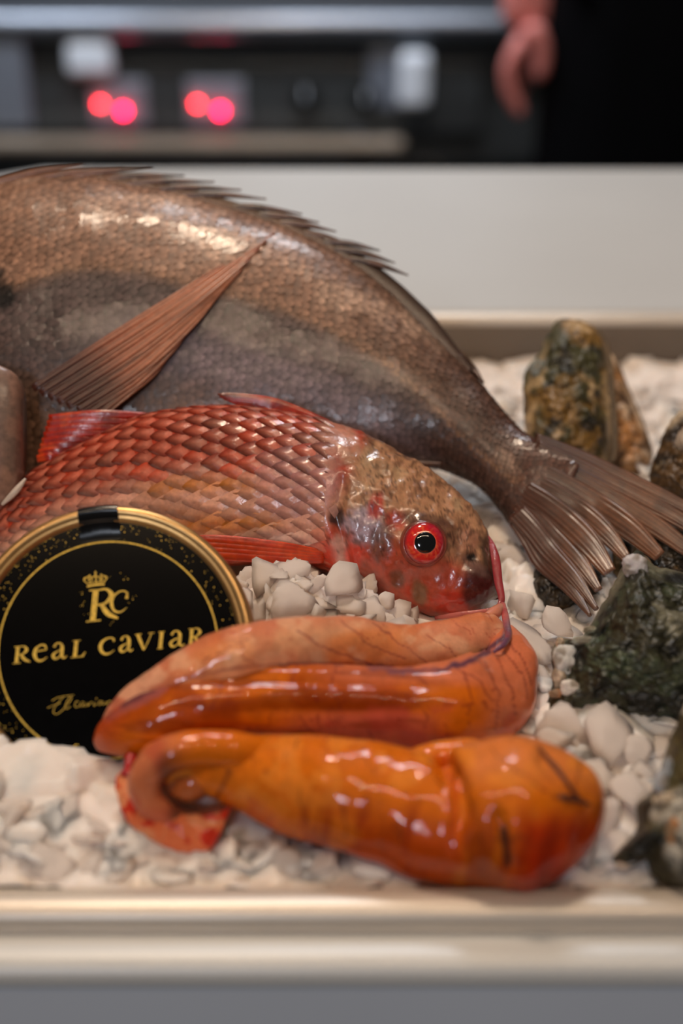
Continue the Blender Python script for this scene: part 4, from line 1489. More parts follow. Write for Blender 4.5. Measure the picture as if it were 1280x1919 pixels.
def oyster(label, outline, hinge, d0, dtop, tf, tb, palette, seed, cx=None, back_shift=(10, 6), nr=46, na=150, rough=1.0):
    """outline in photo pixels, walked clockwise; two rough valves with stepped growth edges"""
    O = np.array(outline + outline[:1], float)
    Q = catmull(np.column_stack([O, np.zeros(len(O))]), na + 1)[:na, :2]
    ctr2 = Q.mean(0) if cx is None else np.array(cx, float)
    top, bot = Q[:, 1].min(), Q[:, 1].max()
    th = thing('oyster', label, 'oyster', tuple(W(ctr2[0], bot, d0)), 'oysters on the ice')
    rs = np.random.default_rng(seed)

    def depth(y):
        return d0 + (dtop - d0) * (bot - y) / (bot - top)

    def valve(shift, scale, front, tk, sd):
        rho = np.linspace(0.0, 1, nr) ** 0.8
        wob = 1 + 0.05 * (fbm(np.stack([np.cos(np.linspace(0, 2 * np.pi, na, endpoint=False)) * 3, np.sin(np.linspace(0, 2 * np.pi, na, endpoint=False)) * 3, np.full(na, sd)], -1), 2.5, 3, sd) - 0.5) * 2
        X = ctr2 + np.array(shift) + (Q - ctr2)[None] * rho[:, None, None] * scale * wob[None, :, None]
        dome = (1 - rho ** 2.2) ** 0.8
        D = depth(X[..., 1])
        sgn = -1 if front else 1
        Dz = D + sgn * (tk * dome[:, None] * (0.8 + 0.4 * fbm(np.concatenate([X * 0.01, np.zeros(X.shape[:2] + (1,))], -1), 1.0, 2, sd)) + 0.0012)
        V = W(X[..., 0], X[..., 1], Dz)
        hd = np.hypot(X[..., 0] - hinge[0], X[..., 1] - hinge[1])
        ph = hd / 22.0 + 5.0 * fbm(V, 70, 3, sd + 3)
        saw = (ph % 1.0)
        rough_n = fbm(V, 170, 4, sd + 8)
        ridge = np.abs(fbm(V, 95, 3, sd + 12) - 0.5) * 2
        h = rough * (0.0007 * (saw - 0.5) + 0.0062 * (rough_n - 0.5) + 0.0030 * (0.4 - ridge) + 0.0030 * (fbm(V, 420, 3, sd + 77) - 0.5))
        h *= np.minimum(1, (1 - rho)[:, None] * 5 + 0.25)
        V = V - F_ * h[..., None] * (-sgn) if False else V + (F_ * sgn) * h[..., None]
        # inner face
        Vi = W(X[..., 0], X[..., 1], D - sgn * 0.0002 * (1 - rho)[:, None])
        P = np.concatenate([V.reshape(-1, 3), Vi.reshape(-1, 3)])
        F1 = []
        for i in range(nr - 1):
            for j in range(na):
                k = (j + 1) % na
                F1.append((i * na + j, i * na + k, (i + 1) * na + k, (i + 1) * na + j))
        off = nr * na
        F2 = [tuple(off + q for q in f[::-1]) for f in F1]
        F3 = [((nr - 1) * na + j, (nr - 1) * na + (j + 1) % na, off + (nr - 1) * na + (j + 1) % na, off + (nr - 1) * na + j) for j in range(na)]
        n1, n2 = fbm(V, 55, 4, sd + 1), fbm(V, 130, 4, sd + 2)
        base, second, light, dark = [lin(c) for c in palette]
        c = np.zeros(V.shape) + base
        c = mixc(c, second, sstep(0.44, 0.62, n1))
        c = mixc(c, dark, 0.85 * sstep(0.5, 0.62, n2))
        c = mixc(c, dark, 0.7 * sstep(0.78, 0.98, saw))
        c = mixc(c, light, 0.8 * sstep(0.60, 0.70, fbm(V, 85, 3, sd + 30)))
        edge = sstep(0.80, 0.97, rho)[:, None] * sstep(0.46, 0.58, fbm(V, 40, 2, sd + 50))
        c = mixc(c, light, 0.8 * edge)
        ci = np.zeros(Vi.shape) + lin((92, 74, 52)) * (0.5 + fbm(Vi, 200, 3, sd)[..., None])
        col = np.concatenate([c.reshape(-1, 3), ci.reshape(-1, 3)])
        return mesh_obj('shell_valve', P, F1 + F2 + F3, M_oyster, th, col), V

    _, th_v = valve((0, 0), 1.0, True, tf, seed)
    FRONT[th.name] = th_v
    valve(back_shift, 1.0, False, tb, seed + 100)
    return th


DARK = ((52, 46, 26), (78, 70, 36), (186, 178, 164), (16, 14, 10))
MOSS = ((50, 48, 30), (66, 76, 54), (120, 116, 96), (15, 13, 9))
TAN = ((132, 94, 46), (92, 82, 40), (206, 168, 122), (34, 26, 16))
BROWN = ((88, 62, 30), (120, 88, 44), (196, 172, 140), (26, 18, 12))

O1 = oyster('tall oyster standing upright by the back rim, ochre tip and dark green flank',
            [(1018, 640), (1040, 606), (1078, 596), (1112, 614), (1132, 656), (1140, 720), (1146, 790), (1140, 860), (1110, 905), (1050, 905), (1000, 870), (984, 800), (980, 730), (988, 686), (1006, 670)],
            (1075, 600), .628, .652, .016, .012, ((70, 66, 36), (130, 96, 44), (196, 164, 120), (20, 18, 12)), 11, back_shift=(12, 6))
O1b = oyster('tan oyster leaning against the tall upright one',
             [(1128, 650), (1150, 668), (1176, 730), (1200, 784), (1220, 850), (1214, 892), (1170, 920), (1110, 915), (1100, 860), (1104, 780), (1112, 700)], (1135, 655), .6465, .6745, .010, .008,
             ((176, 120, 66), (150, 112, 74), (226, 196, 164), (70, 48, 28)), 17, back_shift=(4, 2), na=120, nr=36)
O2 = oyster('brown oyster at the tip of the tail fin, pale patch on its side',
            [(1216, 890), (1232, 846), (1252, 800), (1284, 766), (1340, 752), (1400, 790), (1416, 880), (1380, 960), (1310, 985), (1250, 965), (1222, 930)], (1284, 770), .590, .605, .015, .012, BROWN, 29)
O3 = oyster('dark weedy oyster under the tail fin, behind the mossy one',
            [(1150, 1010), (1190, 985), (1250, 975), (1320, 990), (1370, 1040), (1350, 1110), (1270, 1130), (1190, 1110), (1150, 1070)], (1200, 990), .5540, .5640, .008, .010, ((34, 28, 18), (54, 42, 24), (120, 96, 62), (10, 9, 7)), 37)
O4 = oyster('large mossy green oyster with a chalky white edge',
            [(1160, 1072), (1176, 1044), (1200, 1036), (1224, 1058), (1290, 1075), (1370, 1100), (1420, 1190), (1400, 1300), (1320, 1362), (1230, 1360), (1140, 1350), (1060, 1332), (1022, 1336), (1034, 1290), (1032, 1240), (1044, 1196), (1078, 1206), (1108, 1170), (1136, 1120)],
            (1210, 1050), .474, .496, .020, .015, MOSS, 43, cx=(1210, 1215), nr=64, na=220, rough=1.15)
O5 = oyster('small dark oyster lying under the lower edge of the tail fin',
            [(996, 1092), (1006, 1062), (1030, 1046), (1080, 1050), (1130, 1080), (1130, 1124), (1080, 1140), (1030, 1140), (1004, 1124)], (1010, 1060), .5495, .5610, .008, .008, ((48, 36, 18), (24, 24, 20), (140, 106, 56), (10, 10, 9)), 53, nr=34, na=110)
O6 = oyster('dark oyster with a ragged black and white frill beside the tray rim',
            [(1304, 1270), (1262, 1370), (1240, 1432), (1222, 1484), (1192, 1508), (1190, 1556), (1146, 1612), (1168, 1622), (1204, 1606), (1230, 1650), (1300, 1672), (1400, 1640), (1440, 1500), (1400, 1340)], (1330, 1290), .404, .438, .016, .012, DARK, 61, cx=(1310, 1480), nr=56, na=200)

# chalky crust on the big oyster's edge and tip
M_chalk = vcol_mat('chalk_crust', bump=(300, 0.6, 0.001), var=0.15, var_scale=300, rough=0.55, sss=0.1, sss_scale=0.002)


def chalk(x, y, d, r, parent, color, seed, el=(1, 1, 1)):
    bm = bmesh.new()
    bmesh.ops.create_icosphere(bm, subdivisions=4, radius=1.0)
    P = np.array([v.co for v in bm.verts])
    n = fbm(P, 1.6, 4, seed)
    P = P * (0.55 + 0.9 * n)[:, None] * np.array(el) * r
    F_idx = [[v.index for v in f.verts] for f in bm.faces]
    bm.free()
    d = cam_side((FRONT[parent.name],), x, y) + 0.0012 if parent.name in FRONT else d
    P = P[:, :1] * R_ + P[:, 1:2] * U_ - P[:, 2:3] * F_ + W(x, y, d)
    c = mixc(np.zeros((len(P), 3)) + lin(color), lin((120, 104, 80)), 0.7 * sstep(0.5, 0.62, fbm(P, 300, 3, seed)))
    mesh_obj('chalk_crust', P, F_idx, M_chalk, parent, c)


for x, y, r, el, cl in ((1190, 1062, .0040, (1.1, 1.0, .6), (206, 202, 204)), (1062, 1236, .0042, (1.0, 1.1, .5), (206, 204, 198)), (1052, 1268, .0038, (.8, 1.3, .5), (216, 196, 172)),
                        (1070, 1290, .0034, (1.0, .8, .5), (214, 206, 196)), (1092, 1200, .0028, (1.3, .6, .5), (150, 160, 150)), (1050, 1205, .0018, (.8, 1.1, .7), (214, 188, 160)), (1108, 1180, .0018, (1.5, .7, .5), (150, 150, 130)), (1046, 1300, .0022, (1.5, .7, .5), (170, 120, 80))):
    chalk(x, y, .4815 + (1300 - y) * 0.00006, r, O4, cl, int(x + y), el)
for x, y, r, el, cl in ((1240, 1470, .0036, (.6, 1.3, .5), (172, 176, 182)), (1252, 1440, .0026, (.6, 1.3, .5), (150, 154, 158)), (1250, 1500, .0030, (1.2, .7, .5), (206, 186, 160)), (1262, 1560, .0028, (.7, 1.4, .4), (176, 120, 70)), (1166, 1622, .0016, (1.4, .7, .5), (220, 196, 176))):
    chalk(x, y, .406 + (1640 - y) * 0.00006, r, O6, cl, int(x + y), el)
for x, y, r, el, cl in ((1006, 690, .0040, (.8, 1.0, .6), (150, 156, 150)),):
    chalk(x, y, .637, r, O1, cl, 5, el)
chalk(1284, 830, .585, .005, O2, (170, 150, 130), 9, (.7, 1.2, .5))

# ------------------------------------------------------------------ ice
solid = []
dg = bpy.context.evaluated_depsgraph_get()
for o in list(COL.objects):
    if o.type == 'MESH' and o.parent and o.name.split('.')[0] in ('body', 'lobe', 'shell_valve', 'fold', 'torn_membrane', 'can_body', 'lid', 'gill_cover'):
        me = o.data
        mw = o.matrix_world
        bpy.context.view_layer.update()
        solid.append(BVHTree.FromPolygons([o.matrix_world @ v.co for v in me.vertices], [tuple(p.vertices) for p in me.polygons]))
finb = []
for o in list(COL.objects):
    if o.type == 'MESH' and o.parent and o.name.split('.')[0] in ('fin_ray', 'label', 'seal_strip', 'upper_lip', 'membrane', 'chalk_crust', 'eye_socket'):
        finb.append(BVHTree.FromPolygons([o.matrix_world @ v.co for v in o.data.vertices], [tuple(p.vertices) for p in o.data.polygons]))


cell_r = np.random.default_rng(3)
CS = 0.0135
ncx, ncy = int((TX1 - TX0) / CS) + 3, int((TY1 - TY0) / CS) + 3
seedx = TX0 + (np.arange(ncx)[:, None] - 1 + cell_r.random((ncx, ncy))) * CS
seedy = TY0 + (np.arange(ncy)[None, :] - 1 + cell_r.random((ncx, ncy))) * CS
seedt = cell_r.normal(0, 0.17, (ncx, ncy, 2))
seedh = cell_r.normal(0, 0.0010, (ncx, ncy))


def ice_base(x, y):
    z = np.interp(y, [.29, .31, .345, .40, .45, .52, .60, .66, .72], [.002, .003, .004, .003, -.002, -.004, -.008, -.014, -.018])
    z = z + 0.007 * np.exp(-(((x + 0.130) / 0.06) ** 2 + ((y - 0.348) / 0.036) ** 2))       # heap before the tin
    z = z + 0.0245 * np.exp(-(((x + 0.014) / 0.034) ** 2 + ((y - 0.431) / 0.019) ** 2))       # heap between mullet and roe
    z = z + 0.006 * np.exp(-(((x - 0.088) / 0.03) ** 2 + ((y - 0.375) / 0.03) ** 2))
    z = z + 0.007 * np.exp(-(((x - 0.075) / 0.03) ** 2 + ((y - 0.505) / 0.03) ** 2))
    z = z - 0.007 * np.exp(-(((x - 0.080) / 0.016) ** 2 + ((y - 0.446) / 0.014) ** 2))       # hollow at the small oyster
    z = z - 0.006 * np.exp(-(((x - 0.128) / 0.016) ** 2 + ((y - 0.545) / 0.020) ** 2))       # and at the leaning one
    q = np.stack([x, y, np.zeros_like(x)], -1)
    return z + 0.004 * (fbm(q, 45, 3, 4) - 0.5)


def ice_z(x, y):
    """lumpy bed broken into tilted shards, one per cell"""
    x, y = np.asarray(x, float), np.asarray(y, float)
    ci, cj = np.floor((x - TX0) / CS).astype(int) + 1, np.floor((y - TY0) / CS).astype(int) + 1
    best = np.full(x.shape, 1e9)
    h = np.zeros(x.shape)
    for a in (-1, 0, 1):
        for b in (-1, 0, 1):
            i, j = np.clip(ci + a, 0, ncx - 1), np.clip(cj + b, 0, ncy - 1)
            dx, dy = x - seedx[i, j], y - seedy[i, j]
            d = dx * dx + dy * dy * 1.4
            hh = seedh[i, j] + dx * seedt[i, j, 0] + dy * seedt[i, j, 1]
            m = d < best
            best = np.where(m, d, best)
            h = np.where(m, hh, h)
    q = np.stack([x, y, np.zeros_like(x)], -1)
    return ice_base(x, y) + h + 0.0012 * (fbm(q, 260, 2, 6) - 0.5)


gx, gy = np.arange(TX0 + .002, TX1 - .001, .0017), np.arange(TY0 + .001, TY1 - .0005, .0017)
GX, GY = np.meshgrid(gx, gy, indexing='ij')
GZ = ice_z(GX, GY)
_q = np.stack([GX, GY, GZ], -1) - tc
_h, _r = _q @ tn, np.hypot(_q @ tx, _q @ ty)
_in = (_r < .0485) & (_h < .001) & (_h > -.0228)
GZ = np.where(_in, GZ - (_h + .0228) / tn[2], GZ)
V = np.stack([GX, GY, GZ], -1).reshape(-1, 3)
ni, nj = GX.shape
f = [(i * nj + j, (i + 1) * nj + j, (i + 1) * nj + j + 1, i * nj + j + 1) for i in range(ni - 1) for j in range(nj - 1)]
V = list(V)


def chip_mesh(seed, flat):
    """worn shard: a soft-edged cut block"""
    rs = np.random.default_rng(seed)
    bm = bmesh.new()
    bmesh.ops.create_icosphere(bm, subdivisions=3, radius=1.0)
    D = unit(np.array([v.co for v in bm.verts]))
    m = unit(rs.normal(0, 1, (9, 3)) * np.array((1, 1, .45)))
    m = np.vstack([m, (rs.normal(0, .22), rs.normal(0, .22), 1), (rs.normal(0, .3), rs.normal(0, .3), -1)])
    d = np.concatenate([rs.uniform(.55, 1.05, 9), (flat, flat)])
    q = np.maximum(D @ unit(m).T, 0) / d
    r = np.minimum((q ** 44).sum(1) ** (-1 / 44), 1.30)
    P = D * r[:, None]
    P = P * (1 + 0.14 * (fbm(P + seed, 2.6, 3, seed) - .5))[:, None]
    for v, p in zip(bm.verts, P):
        v.co = p
    me = bpy.data.meshes.new('ice_chip')
    bm.to_mesh(me)
    bm.free()
    me.polygons.foreach_set('use_smooth', [True] * len(me.polygons))
    me.materials.append(M_ice)
    return me


CH_M = [chip_mesh(100 + k, (.08, .11, .15, .20)[k % 4]) for k in range(16)]
CH_V = [np.array([v.co for v in m.vertices]) for m in CH_M]
CH_F = [[tuple(p.vertices) for p in m.polygons] for m in CH_M]


def clear(p, r):
    """distance test against the solid things, and not inside one"""
    q = Vector(p)
    for b in solid:
        hit = b.find_nearest(q, r + 0.02)
        if hit[0] is not None:
            if hit[3] < r * 0.55:
                return False
            if (q - hit[0]).dot(hit[1]) < 0 and hit[3] < 0.02:
                return False
    for b in finb:
        hit = b.find_nearest(q, r * 0.5)
        if hit[0] is not None:
            return False
    return True


def hides(p, r):
    """would a chip here stand in front of one of the things?"""
    o = Vector(CAM)
    for off in ((0, 0, 0), (0, 0, r * .9), (r * .9, 0, r * .3), (-r * .9, 0, r * .3)):
        q = Vector(np.asarray(p) + np.array(off))
        d = (q - o)
        L = d.length
        d.normalize()
        for b in solid:
            if b.ray_cast(q, d, 0.05)[0] is not None:
                return True
    return False


def seen(p):
    o = Vector(CAM)
    d = Vector(p) - o
    L = d.length
    d.normalize()
    for b in solid + finb:
        if b.ray_cast(o, d, L - 0.004)[0] is not None:
            return False
    return True


def chip_rot(tilt):
    return Matrix.Rotation(random.uniform(0, 6.28), 3, 'Z') @ Matrix.Rotation(random.gauss(0, tilt), 3, 'X') @ Matrix.Rotation(random.gauss(0, tilt), 3, 'Y')


chips = []


def add_chip(p, r, rot, k):
    o = bpy.data.objects.new('ice_chip', CH_M[k])
    COL.objects.link(o)
    o.location = p
    o.rotation_euler = Matrix(rot).to_euler()
    o.scale = (r, r, r)
    x, y = p[0], p[1]
    if y < .335:
        where = 'by the front rim of the steel tray'
    elif x < -.045 and y < .43:
        where = 'heaped before the caviar tin'
    elif x < .045 and y > .40 and y < .47:
        where = 'heaped between the red mullet and the roe'
    elif x >= .045 and y < .47:
        where = 'between the roe and the oysters'
    elif y >= .47:
        where = 'behind the fish tail near the back rim'
    else:
        where = 'beside the folded roe'
    tag(o, 'loose flake of crushed ice ' + where, 'ice chip', 'ice flakes ' + where)
    chips.append((np.array(p), r))


# hand-set flakes heaped along the mullet's belly and by the oysters: px, py, depth, size, tilt
for x, y, d, r, rx, rz, k in ((500, 1075, .512, .0105, .9, .3, 0), (545, 1062, .515, .0095, .7, 2.0, 1), (560, 1100, .500, .0115, 1.0, .9, 4), (640, 1098, .506, .0100, 1.1, .4, 5), (700, 1118, .506, .0090, 1.0, 1.2, 8),
                              (770, 1142, .510, .0075, .9, .2, 9), (612, 1130, .490, .0080, .6, .2, 12), (672, 1146, .490, .0085, .5, 1.9, 13), (585, 1150, .486, .0080, .8, 1.1, 1), (535, 1150, .484, .0090, .8, .1, 0),
                              (735, 1160, .496, .0090, .8, .5, 5), (490, 1130, .488, .0085, .9, 2.4, 4), (460, 1085, .502, .0070, .7, .8, 9), (800, 1162, .508, .0060, .9, 1.6, 8),
                              (1075, 1352, .456, .0110, 1.0, .3, 4), (1150, 1390, .449, .0125, .9, 1.0, 5), (1030, 1385, .452, .0085, .8, 2.2, 0), (1010, 1200, .500, .0125, .8, .7, 1), (1050, 1160, .508, .0100, .7, 2.0, 12), (1205, 1400, .449, .0090, .8, .2, 9),
                              (1120, 1440, .437, .0100, .6, .9, 8), (1170, 1470, .430, .0100, .9, 1.7, 13), (1000, 1250, .487, .0090, .9, .1, 13), (1090, 1560, .415, .0095, .9, .8, 0), (1130, 1500, .424, .0085, .8, 2.6, 1)):
    rot = Matrix.Rotation(rx * .5, 3, 'X') @ Matrix.Rotation(.45 * math.sin(x * 1.7), 3, 'Y') @ Matrix.Rotation(rz, 3, 'Z')
    P0 = W(x, y, d)
    P0[2] = min(P0[2], float(ice_z(P0[0], P0[1])) + r * 0.55)
    add_chip(P0, r * 0.9, rot, k)

EDGE = np.array([(430, 1075), (500, 1052), (560, 1060), (620, 1080), (690, 1088), (740, 1126), (830, 1168)], float)
heap = 0
for _ in range(900):           # small flakes over the heap that laps the mullet's belly
    if heap >= 46:
        break
    hx, hy = random.uniform(440, 820), random.uniform(1050, 1175)
    r = random.uniform(.0040, .0078)
    p = W(hx, hy, .50)
    p[1] = random.uniform(.412, .452)
    p[0] = (hx - 640) / F * .51
    p[2] = float(ice_z(p[0], p[1])) + random.uniform(0, .0035)
    qx, qy = proj(p + np.array((0, 0, r * .6)))
    if qy < np.interp(qx, EDGE[:, 0], EDGE[:, 1]) + 4 or not seen(p + np.array((0, 0, .002))):
        continue
    if any(np.linalg.norm(p - q) < 0.45 * (r + rr) for q, rr in chips):
        continue
    heap += 1
    add_chip(p, r, Matrix.Rotation(random.uniform(.1, .9), 3, 'X') @ chip_rot(.35), random.randrange(16))
tries = 0
while len(chips) < 298 and tries < 9000:
    tries += 1
    y = TY0 + .010 + (0.665 - TY0) * random.random() ** 1.3
    hwid = (y * 0.866 + 0.15) * 640 / F
    x = random.uniform(-hwid * 1.05, hwid * 1.05)
    r = random.uniform(.0055, .0125)
    z = float(ice_z(x, y)) + random.uniform(-.0022, .0006)
    p = np.array((x, y, z))
    if y - TY0 < r * 1.2 or TY1 - y < r * 1.3:
        continue
    if any(np.linalg.norm(p - q) < 0.50 * (r + rr) for q, rr in chips):
        continue
    if not seen(p + np.array((0, 0, .003))) or not clear(p, r) or hides(p, r):
        continue
    add_chip(p, r, chip_rot(.26), random.randrange(16))
# the rest of the ice: small pieces packed into the bed, one object
cnt = 0
while cnt < 420:
    y = TY0 + .006 + (TY1 - TY0 - .014) * random.random() ** 1.15
    hwid = min((y * 0.866 + 0.15) * 640 / F * 1.25, .5)
    x = max(min(random.uniform(-hwid, hwid), TX1 - .012), TX0 + .012)
    r = random.uniform(.0050, .0110)
    if y - TY0 < r * 1.2 or TY1 - y < r * 1.2:
        continue
    _q = np.array((x, y, float(ice_z(x, y)))) - tc
    if np.hypot(_q @ tx, _q @ ty) < .0485 + r and -.0235 - r < _q @ tn < .001 + r:
        continue
    cnt += 1
    k = random.randrange(16)
    rot = np.array(chip_rot(.28))
    z = float(ice_z(x, y)) + random.uniform(-.0028, -.0004)
    base = len(V)
    V.extend(CH_V[k] @ rot.T * r + np.array((x, y, z)))
    f.extend([tuple(q + base for q in t) for t in CH_F[k]])
bed = mesh_obj('crushed_ice', V, f, M_icebed)
tag(bed, 'bed of packed crushed ice filling the steel tray', 'ice', kind='stuff')
print('ice chips', len(chips), tries)

# ------------------------------------------------------------------ cooking range in the background
RY = 2.34
rng_o = thing('cooking_range', 'dark steel cooking range with paired red indicator lamps', 'range', (0.0, RY + 0.3, FLOOR_Z))


def rect_at(name, x0, y0, x1, y1, Y, thick, mat, bevel=0.004, parent=rng_o):
    a, b = atY(x0, y0, Y), atY(x1, y1, Y)
    return box(name, min(a[0], b[0]), max(a[0], b[0]), Y, Y + thick, min(a[2], b[2]), max(a[2], b[2]), mat, parent, bevel)


zt = atY(640, 20, RY)[2]
box('range_body', -1.4, 1.3, RY + 0.03, RY + 0.55, FLOOR_Z + 0.05, zt - 0.03, M_dark, rng_o, 0.004)
box('cooktop_edge', -1.4, 1.3, RY - 0.02, RY + 0.55, atY(640, 72, RY)[2], zt, M_edge, rng_o, 0.022, 5)
box('splash_back', -1.4, 1.3, RY + 0.50, RY + 0.55, zt, zt + 0.25, M_black, rng_o, 0.003)
rect_at('lower_door', -500, 300, 1500, 700, RY - 0.005, 0.04, M_black)
rect_at('door_rail', -400, 262, 760, 290, RY - 0.06, 0.03, M_rail, 0.010)
for x in (-300, 660):
    rect_at('rail_bracket', x, 266, x + 24, 286, RY - 0.03, 0.05, M_msteel, 0.003)
rect_at('control_panel', -380, 120, 900, 250, RY + 0.012, 0.03, M_dark, 0.004)
M_led1 = emit_mat('red_lamp', (255, 40, 52), 42)
M_led2 = emit_mat('pink_lamp', (255, 6, 66), 42)
for x0 in (166, 348):
    pnl = rect_at('display', x0, 152, x0 + 112, 236, RY + 0.002, 0.02, M_disp, 0.003)
    for (dx, dy, m, r) in ((22, 43, M_led1, .0034), (65, 56, M_led2, .0046)):
        c = atY(x0 + dx, 152 + dy, RY - 0.004)
        bm = bmesh.new()
        bmesh.ops.create_uvsphere(bm, u_segments=20, v_segments=12, radius=r)
        bmesh.ops.translate(bm, vec=Vector(c), verts=bm.verts)
        bm_obj('indicator_lamp', bm, m, pnl, True)
for x, y in ((572, 182), (684, 186)):
    c = atY(x, y, RY)
    bm = bmesh.new()
    bmesh.ops.create_cone(bm, cap_ends=True, segments=28, radius1=.022, radius2=.019, depth=.03, matrix=Matrix.Translation(Vector(c)) @ Matrix.Rotation(math.radians(90), 4, 'X'))
    kb = bm_obj('knob', bm, M_black, rng_o, False, .002)
    box('pointer', c[0] - .002, c[0] + .002, RY - .018, RY - .014, c[2], c[2] + .018, M_steelglint, kb)
rect_at('reflection_bar', 748, 100, 806, 205, RY - 0.03, 0.03, M_steelglint, 0.012)  # added bar, its pale colour stands in for an upright reflection
rect_at('side_plate', 690, 95, 748, 205, RY + 0.004, 0.02, M_msteel, 0.004)
rect_at('reflection_plate', 118, 76, 212, 146, RY - 0.012, 0.03, M_steelglint, 0.012)  # added plate, pale in place of a soft reflection on the steel
rect_at('end_panel', -380, 76, 60, 240, RY - 0.008, 0.03, M_msteel, 0.004)
# ------------------------------------------------------------------ person in dark clothes behind the counter
PX, PY = 0.50, 1.97
per = thing('person', 'person in dark navy work clothes standing with one arm hanging', 'person', (PX, PY, FLOOR_Z))
M_skin = plain_mat('skin', (222, 136, 128), var=(60, 0.08), rough=0.45, sss=0.15, sss_scale=0.01)
M_navy = plain_mat('navy_cloth', (7, 10, 18), bump=(150, 0.3, 0.002), var=(20, 0.2), rough=0.9, spec=0.1)
M_apron = plain_mat('black_apron', (3, 3, 5), bump=(150, 0.3, 0.002), var=(20, 0.2), rough=0.9, spec=0.08)
M_hair = plain_mat('dark_hair', (24, 18, 14), var=(80, 0.3), rough=0.5)
M_shoe = plain_mat('black_shoe', (10, 10, 10), rough=0.4)


def skin_mesh(name, pts, edges, radii, mat, root=0, sub=2, parent=per):
    me = bpy.data.meshes.new(name)
    me.from_pydata([tuple(p) for p in pts], edges, [])
    me.materials.append(mat)
    o = bpy.data.objects.new(name, me)
    COL.objects.link(o)
    md = o.modifiers.new('skin', 'SKIN')
    md.use_smooth_shade = True
    for i, v in enumerate(me.skin_vertices[0].data):
        r = radii[i]
        v.radius = (r, r) if not isinstance(r, tuple) else r
        v.use_root = (i == root)
    sd = o.modifiers.new('sub', 'SUBSURF')
    sd.levels = sd.render_levels = sub
    o.parent = parent
    o.matrix_parent_inverse = parent.matrix_world.inverted()
    return o


z0 = FLOOR_Z
# wrist and fingers of the hanging right hand, placed from the photo
wr = atY(990, -25, PY - .02)
hand_c = atY(985, 60, PY - .02)
hand = skin_mesh('body', [
    (PX, PY, z0 + .95), (PX, PY, z0 + 1.15), (PX, PY, z0 + 1.38), (PX, PY + .01, z0 + 1.47), (PX, PY - .01, z0 + 1.56), (PX, PY - .01, z0 + 1.68), (PX, PY, z0 + 1.74),   # 0-6 trunk, neck, head
    (PX - .17, PY, z0 + 1.40), (PX - .235, PY + .03, z0 + 1.14), tuple(wr + np.array((0, 0, .03))), tuple(hand_c),                                                            # 7-10 right arm
    (PX + .17, PY, z0 + 1.40), (PX + .25, PY + .03, z0 + 1.14), (PX + .26, PY - .02, z0 + .90), (PX + .26, PY - .03, z0 + .82),                                              # 11-14 left arm
    (PX - .09, PY, z0 + .90), (PX - .10, PY - .01, z0 + .50), (PX - .10, PY + .02, z0 + .09), (PX + .09, PY, z0 + .90), (PX + .10, PY - .01, z0 + .50), (PX + .10, PY + .02, z0 + .09)],
    [(0, 1), (1, 2), (2, 3), (3, 4), (4, 5), (5, 6), (2, 7), (7, 8), (8, 9), (9, 10), (2, 11), (11, 12), (12, 13), (13, 14), (0, 15), (15, 16), (16, 17), (0, 18), (18, 19), (19, 20)],
    [(.14, .10), (.13, .10), (.15, .10), .055, .062, (.078, .095), (.05, .07), .055, .042, (.024, .029), (.022, .042), .055, .042, .028, (.020, .042), .085, .06, .04, .085, .06, .04], M_skin)
HP = {  # right hand: knuckle, mid joint, last joint, tip in photo pixels
    'index': ([(972, 86), (950, 128), (954, 172), (978, 216)], 0.0105, -.030), 'middle': ([(980, 90), (956, 135), (958, 180), (972, 212)], .0105, -.010),
    'ring': ([(988, 92), (968, 135), (966, 172), (976, 198)], .0100, .010), 'little': ([(996, 90), (982, 125), (978, 152), (982, 172)], .0088, .028),
    'thumb': ([(1002, 50), (1016, 88), (1016, 124), (1010, 152)], .0115, -.045)}
for nm, (pp, r, dy) in HP.items():
    pts = [hand_c + np.array((0, 0, -.005))] + [atY(x, y, PY - .02 + dy) for x, y in pp]
    skin_mesh('thumb' if nm == 'thumb' else 'finger', pts, [(0, 1), (1, 2), (2, 3), (3, 4)], [r * 1.15, r * 1.15, r, r * .95, r * .75], M_skin, parent=hand)
skin_mesh('jacket', [(PX, PY, z0 + .88), (PX, PY, z0 + 1.15), (PX, PY, z0 + 1.40), (PX, PY + .01, z0 + 1.47), (PX - .175, PY, z0 + 1.41), (PX - .245, PY + .03, z0 + 1.14), tuple(wr + np.array((0, 0, .09))), (PX + .175, PY, z0 + 1.41), (PX + .26, PY + .03, z0 + 1.14), (PX + .265, PY - .015, z0 + .96)],
          [(0, 1), (1, 2), (2, 3), (2, 4), (4, 5), (5, 6), (2, 7), (7, 8), (8, 9)], [(.20, .14), (.18, .13), (.18, .13), .075, .075, .062, .042, .075, .062, .046], M_navy)
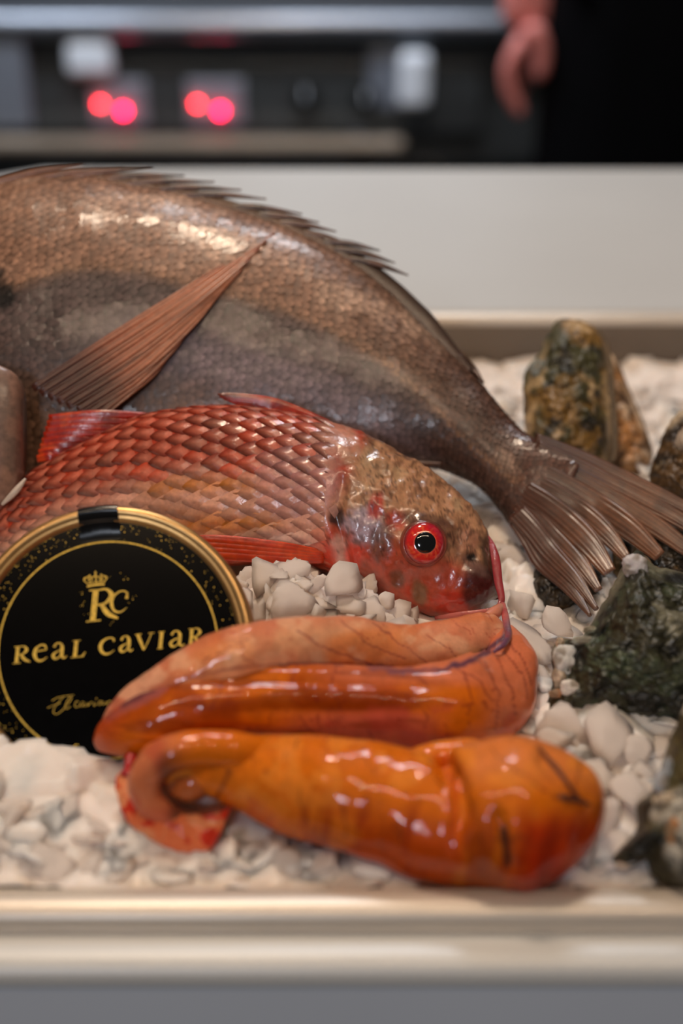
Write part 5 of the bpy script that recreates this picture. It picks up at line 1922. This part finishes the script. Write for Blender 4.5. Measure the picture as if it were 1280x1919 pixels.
skin_mesh('trousers', [(PX, PY, z0 + .96), (PX - .10, PY, z0 + .84), (PX - .11, PY - .01, z0 + .48), (PX - .11, PY + .02, z0 + .08), (PX + .10, PY, z0 + .84), (PX + .11, PY - .01, z0 + .48), (PX + .11, PY + .02, z0 + .08)],
          [(0, 1), (1, 2), (2, 3), (0, 4), (4, 5), (5, 6)], [(.19, .13), .115, .085, .07, .115, .085, .07], M_navy)
# apron: curved sheet round the front of the hips
V, f = [], []
for i in range(12):
    zz = z0 + .42 + i * .062
    for j in range(17):
        a = math.radians(-78 + 156 * j / 16)
        rx_, ry_ = .225 + .02 * (1 - i / 11), .175
        V.append((PX + rx_ * math.sin(a), PY - ry_ * math.cos(a) - .004 * math.sin(j * 2.3), zz))
for i in range(11):
    for j in range(16):
        f.append((i * 17 + j, i * 17 + j + 1, i * 17 + j + 18, i * 17 + j + 17))
ap = mesh_obj('apron', V, f, M_apron, per)
sm = ap.modifiers.new('thick', 'SOLIDIFY')
sm.thickness = .004
# face and hair
hz = z0 + 1.655
for nm, off, r, sc, m in (('hair', (0, .015, .055), .105, (.92, 1.05, .80), M_hair), ('nose', (0, -.115, -.015), .016, (.8, 1.1, 1.5), M_skin), ('mouth', (0, -.103, -.055), .020, (1.2, .5, .35), plain_mat('lips', (170, 90, 84), rough=.5)),
                          ('eye', (-.032, -.096, .015), .012, (1, .7, .8), M_pupil), ('eye', (.032, -.096, .015), .012, (1, .7, .8), M_pupil), ('ear', (-.088, .0, -.005), .022, (.4, .9, 1.3), M_skin), ('ear', (.088, .0, -.005), .022, (.4, .9, 1.3), M_skin)):
    bm = bmesh.new()
    bmesh.ops.create_uvsphere(bm, u_segments=20, v_segments=14, radius=r)
    bmesh.ops.scale(bm, vec=sc, verts=bm.verts)
    bmesh.ops.translate(bm, vec=(PX + off[0], PY - .01 + off[1], hz + off[2]), verts=bm.verts)
    bm_obj(nm, bm, m, per, True)
for s in (-1, 1):
    bm = bmesh.new()
    box_bm(bm, PX + s * .105 - .045, PX + s * .105 + .045, PY - .17, PY + .09, z0, z0 + .085)
    bm_obj('shoe', bm, M_shoe, per, True, .03, 3)
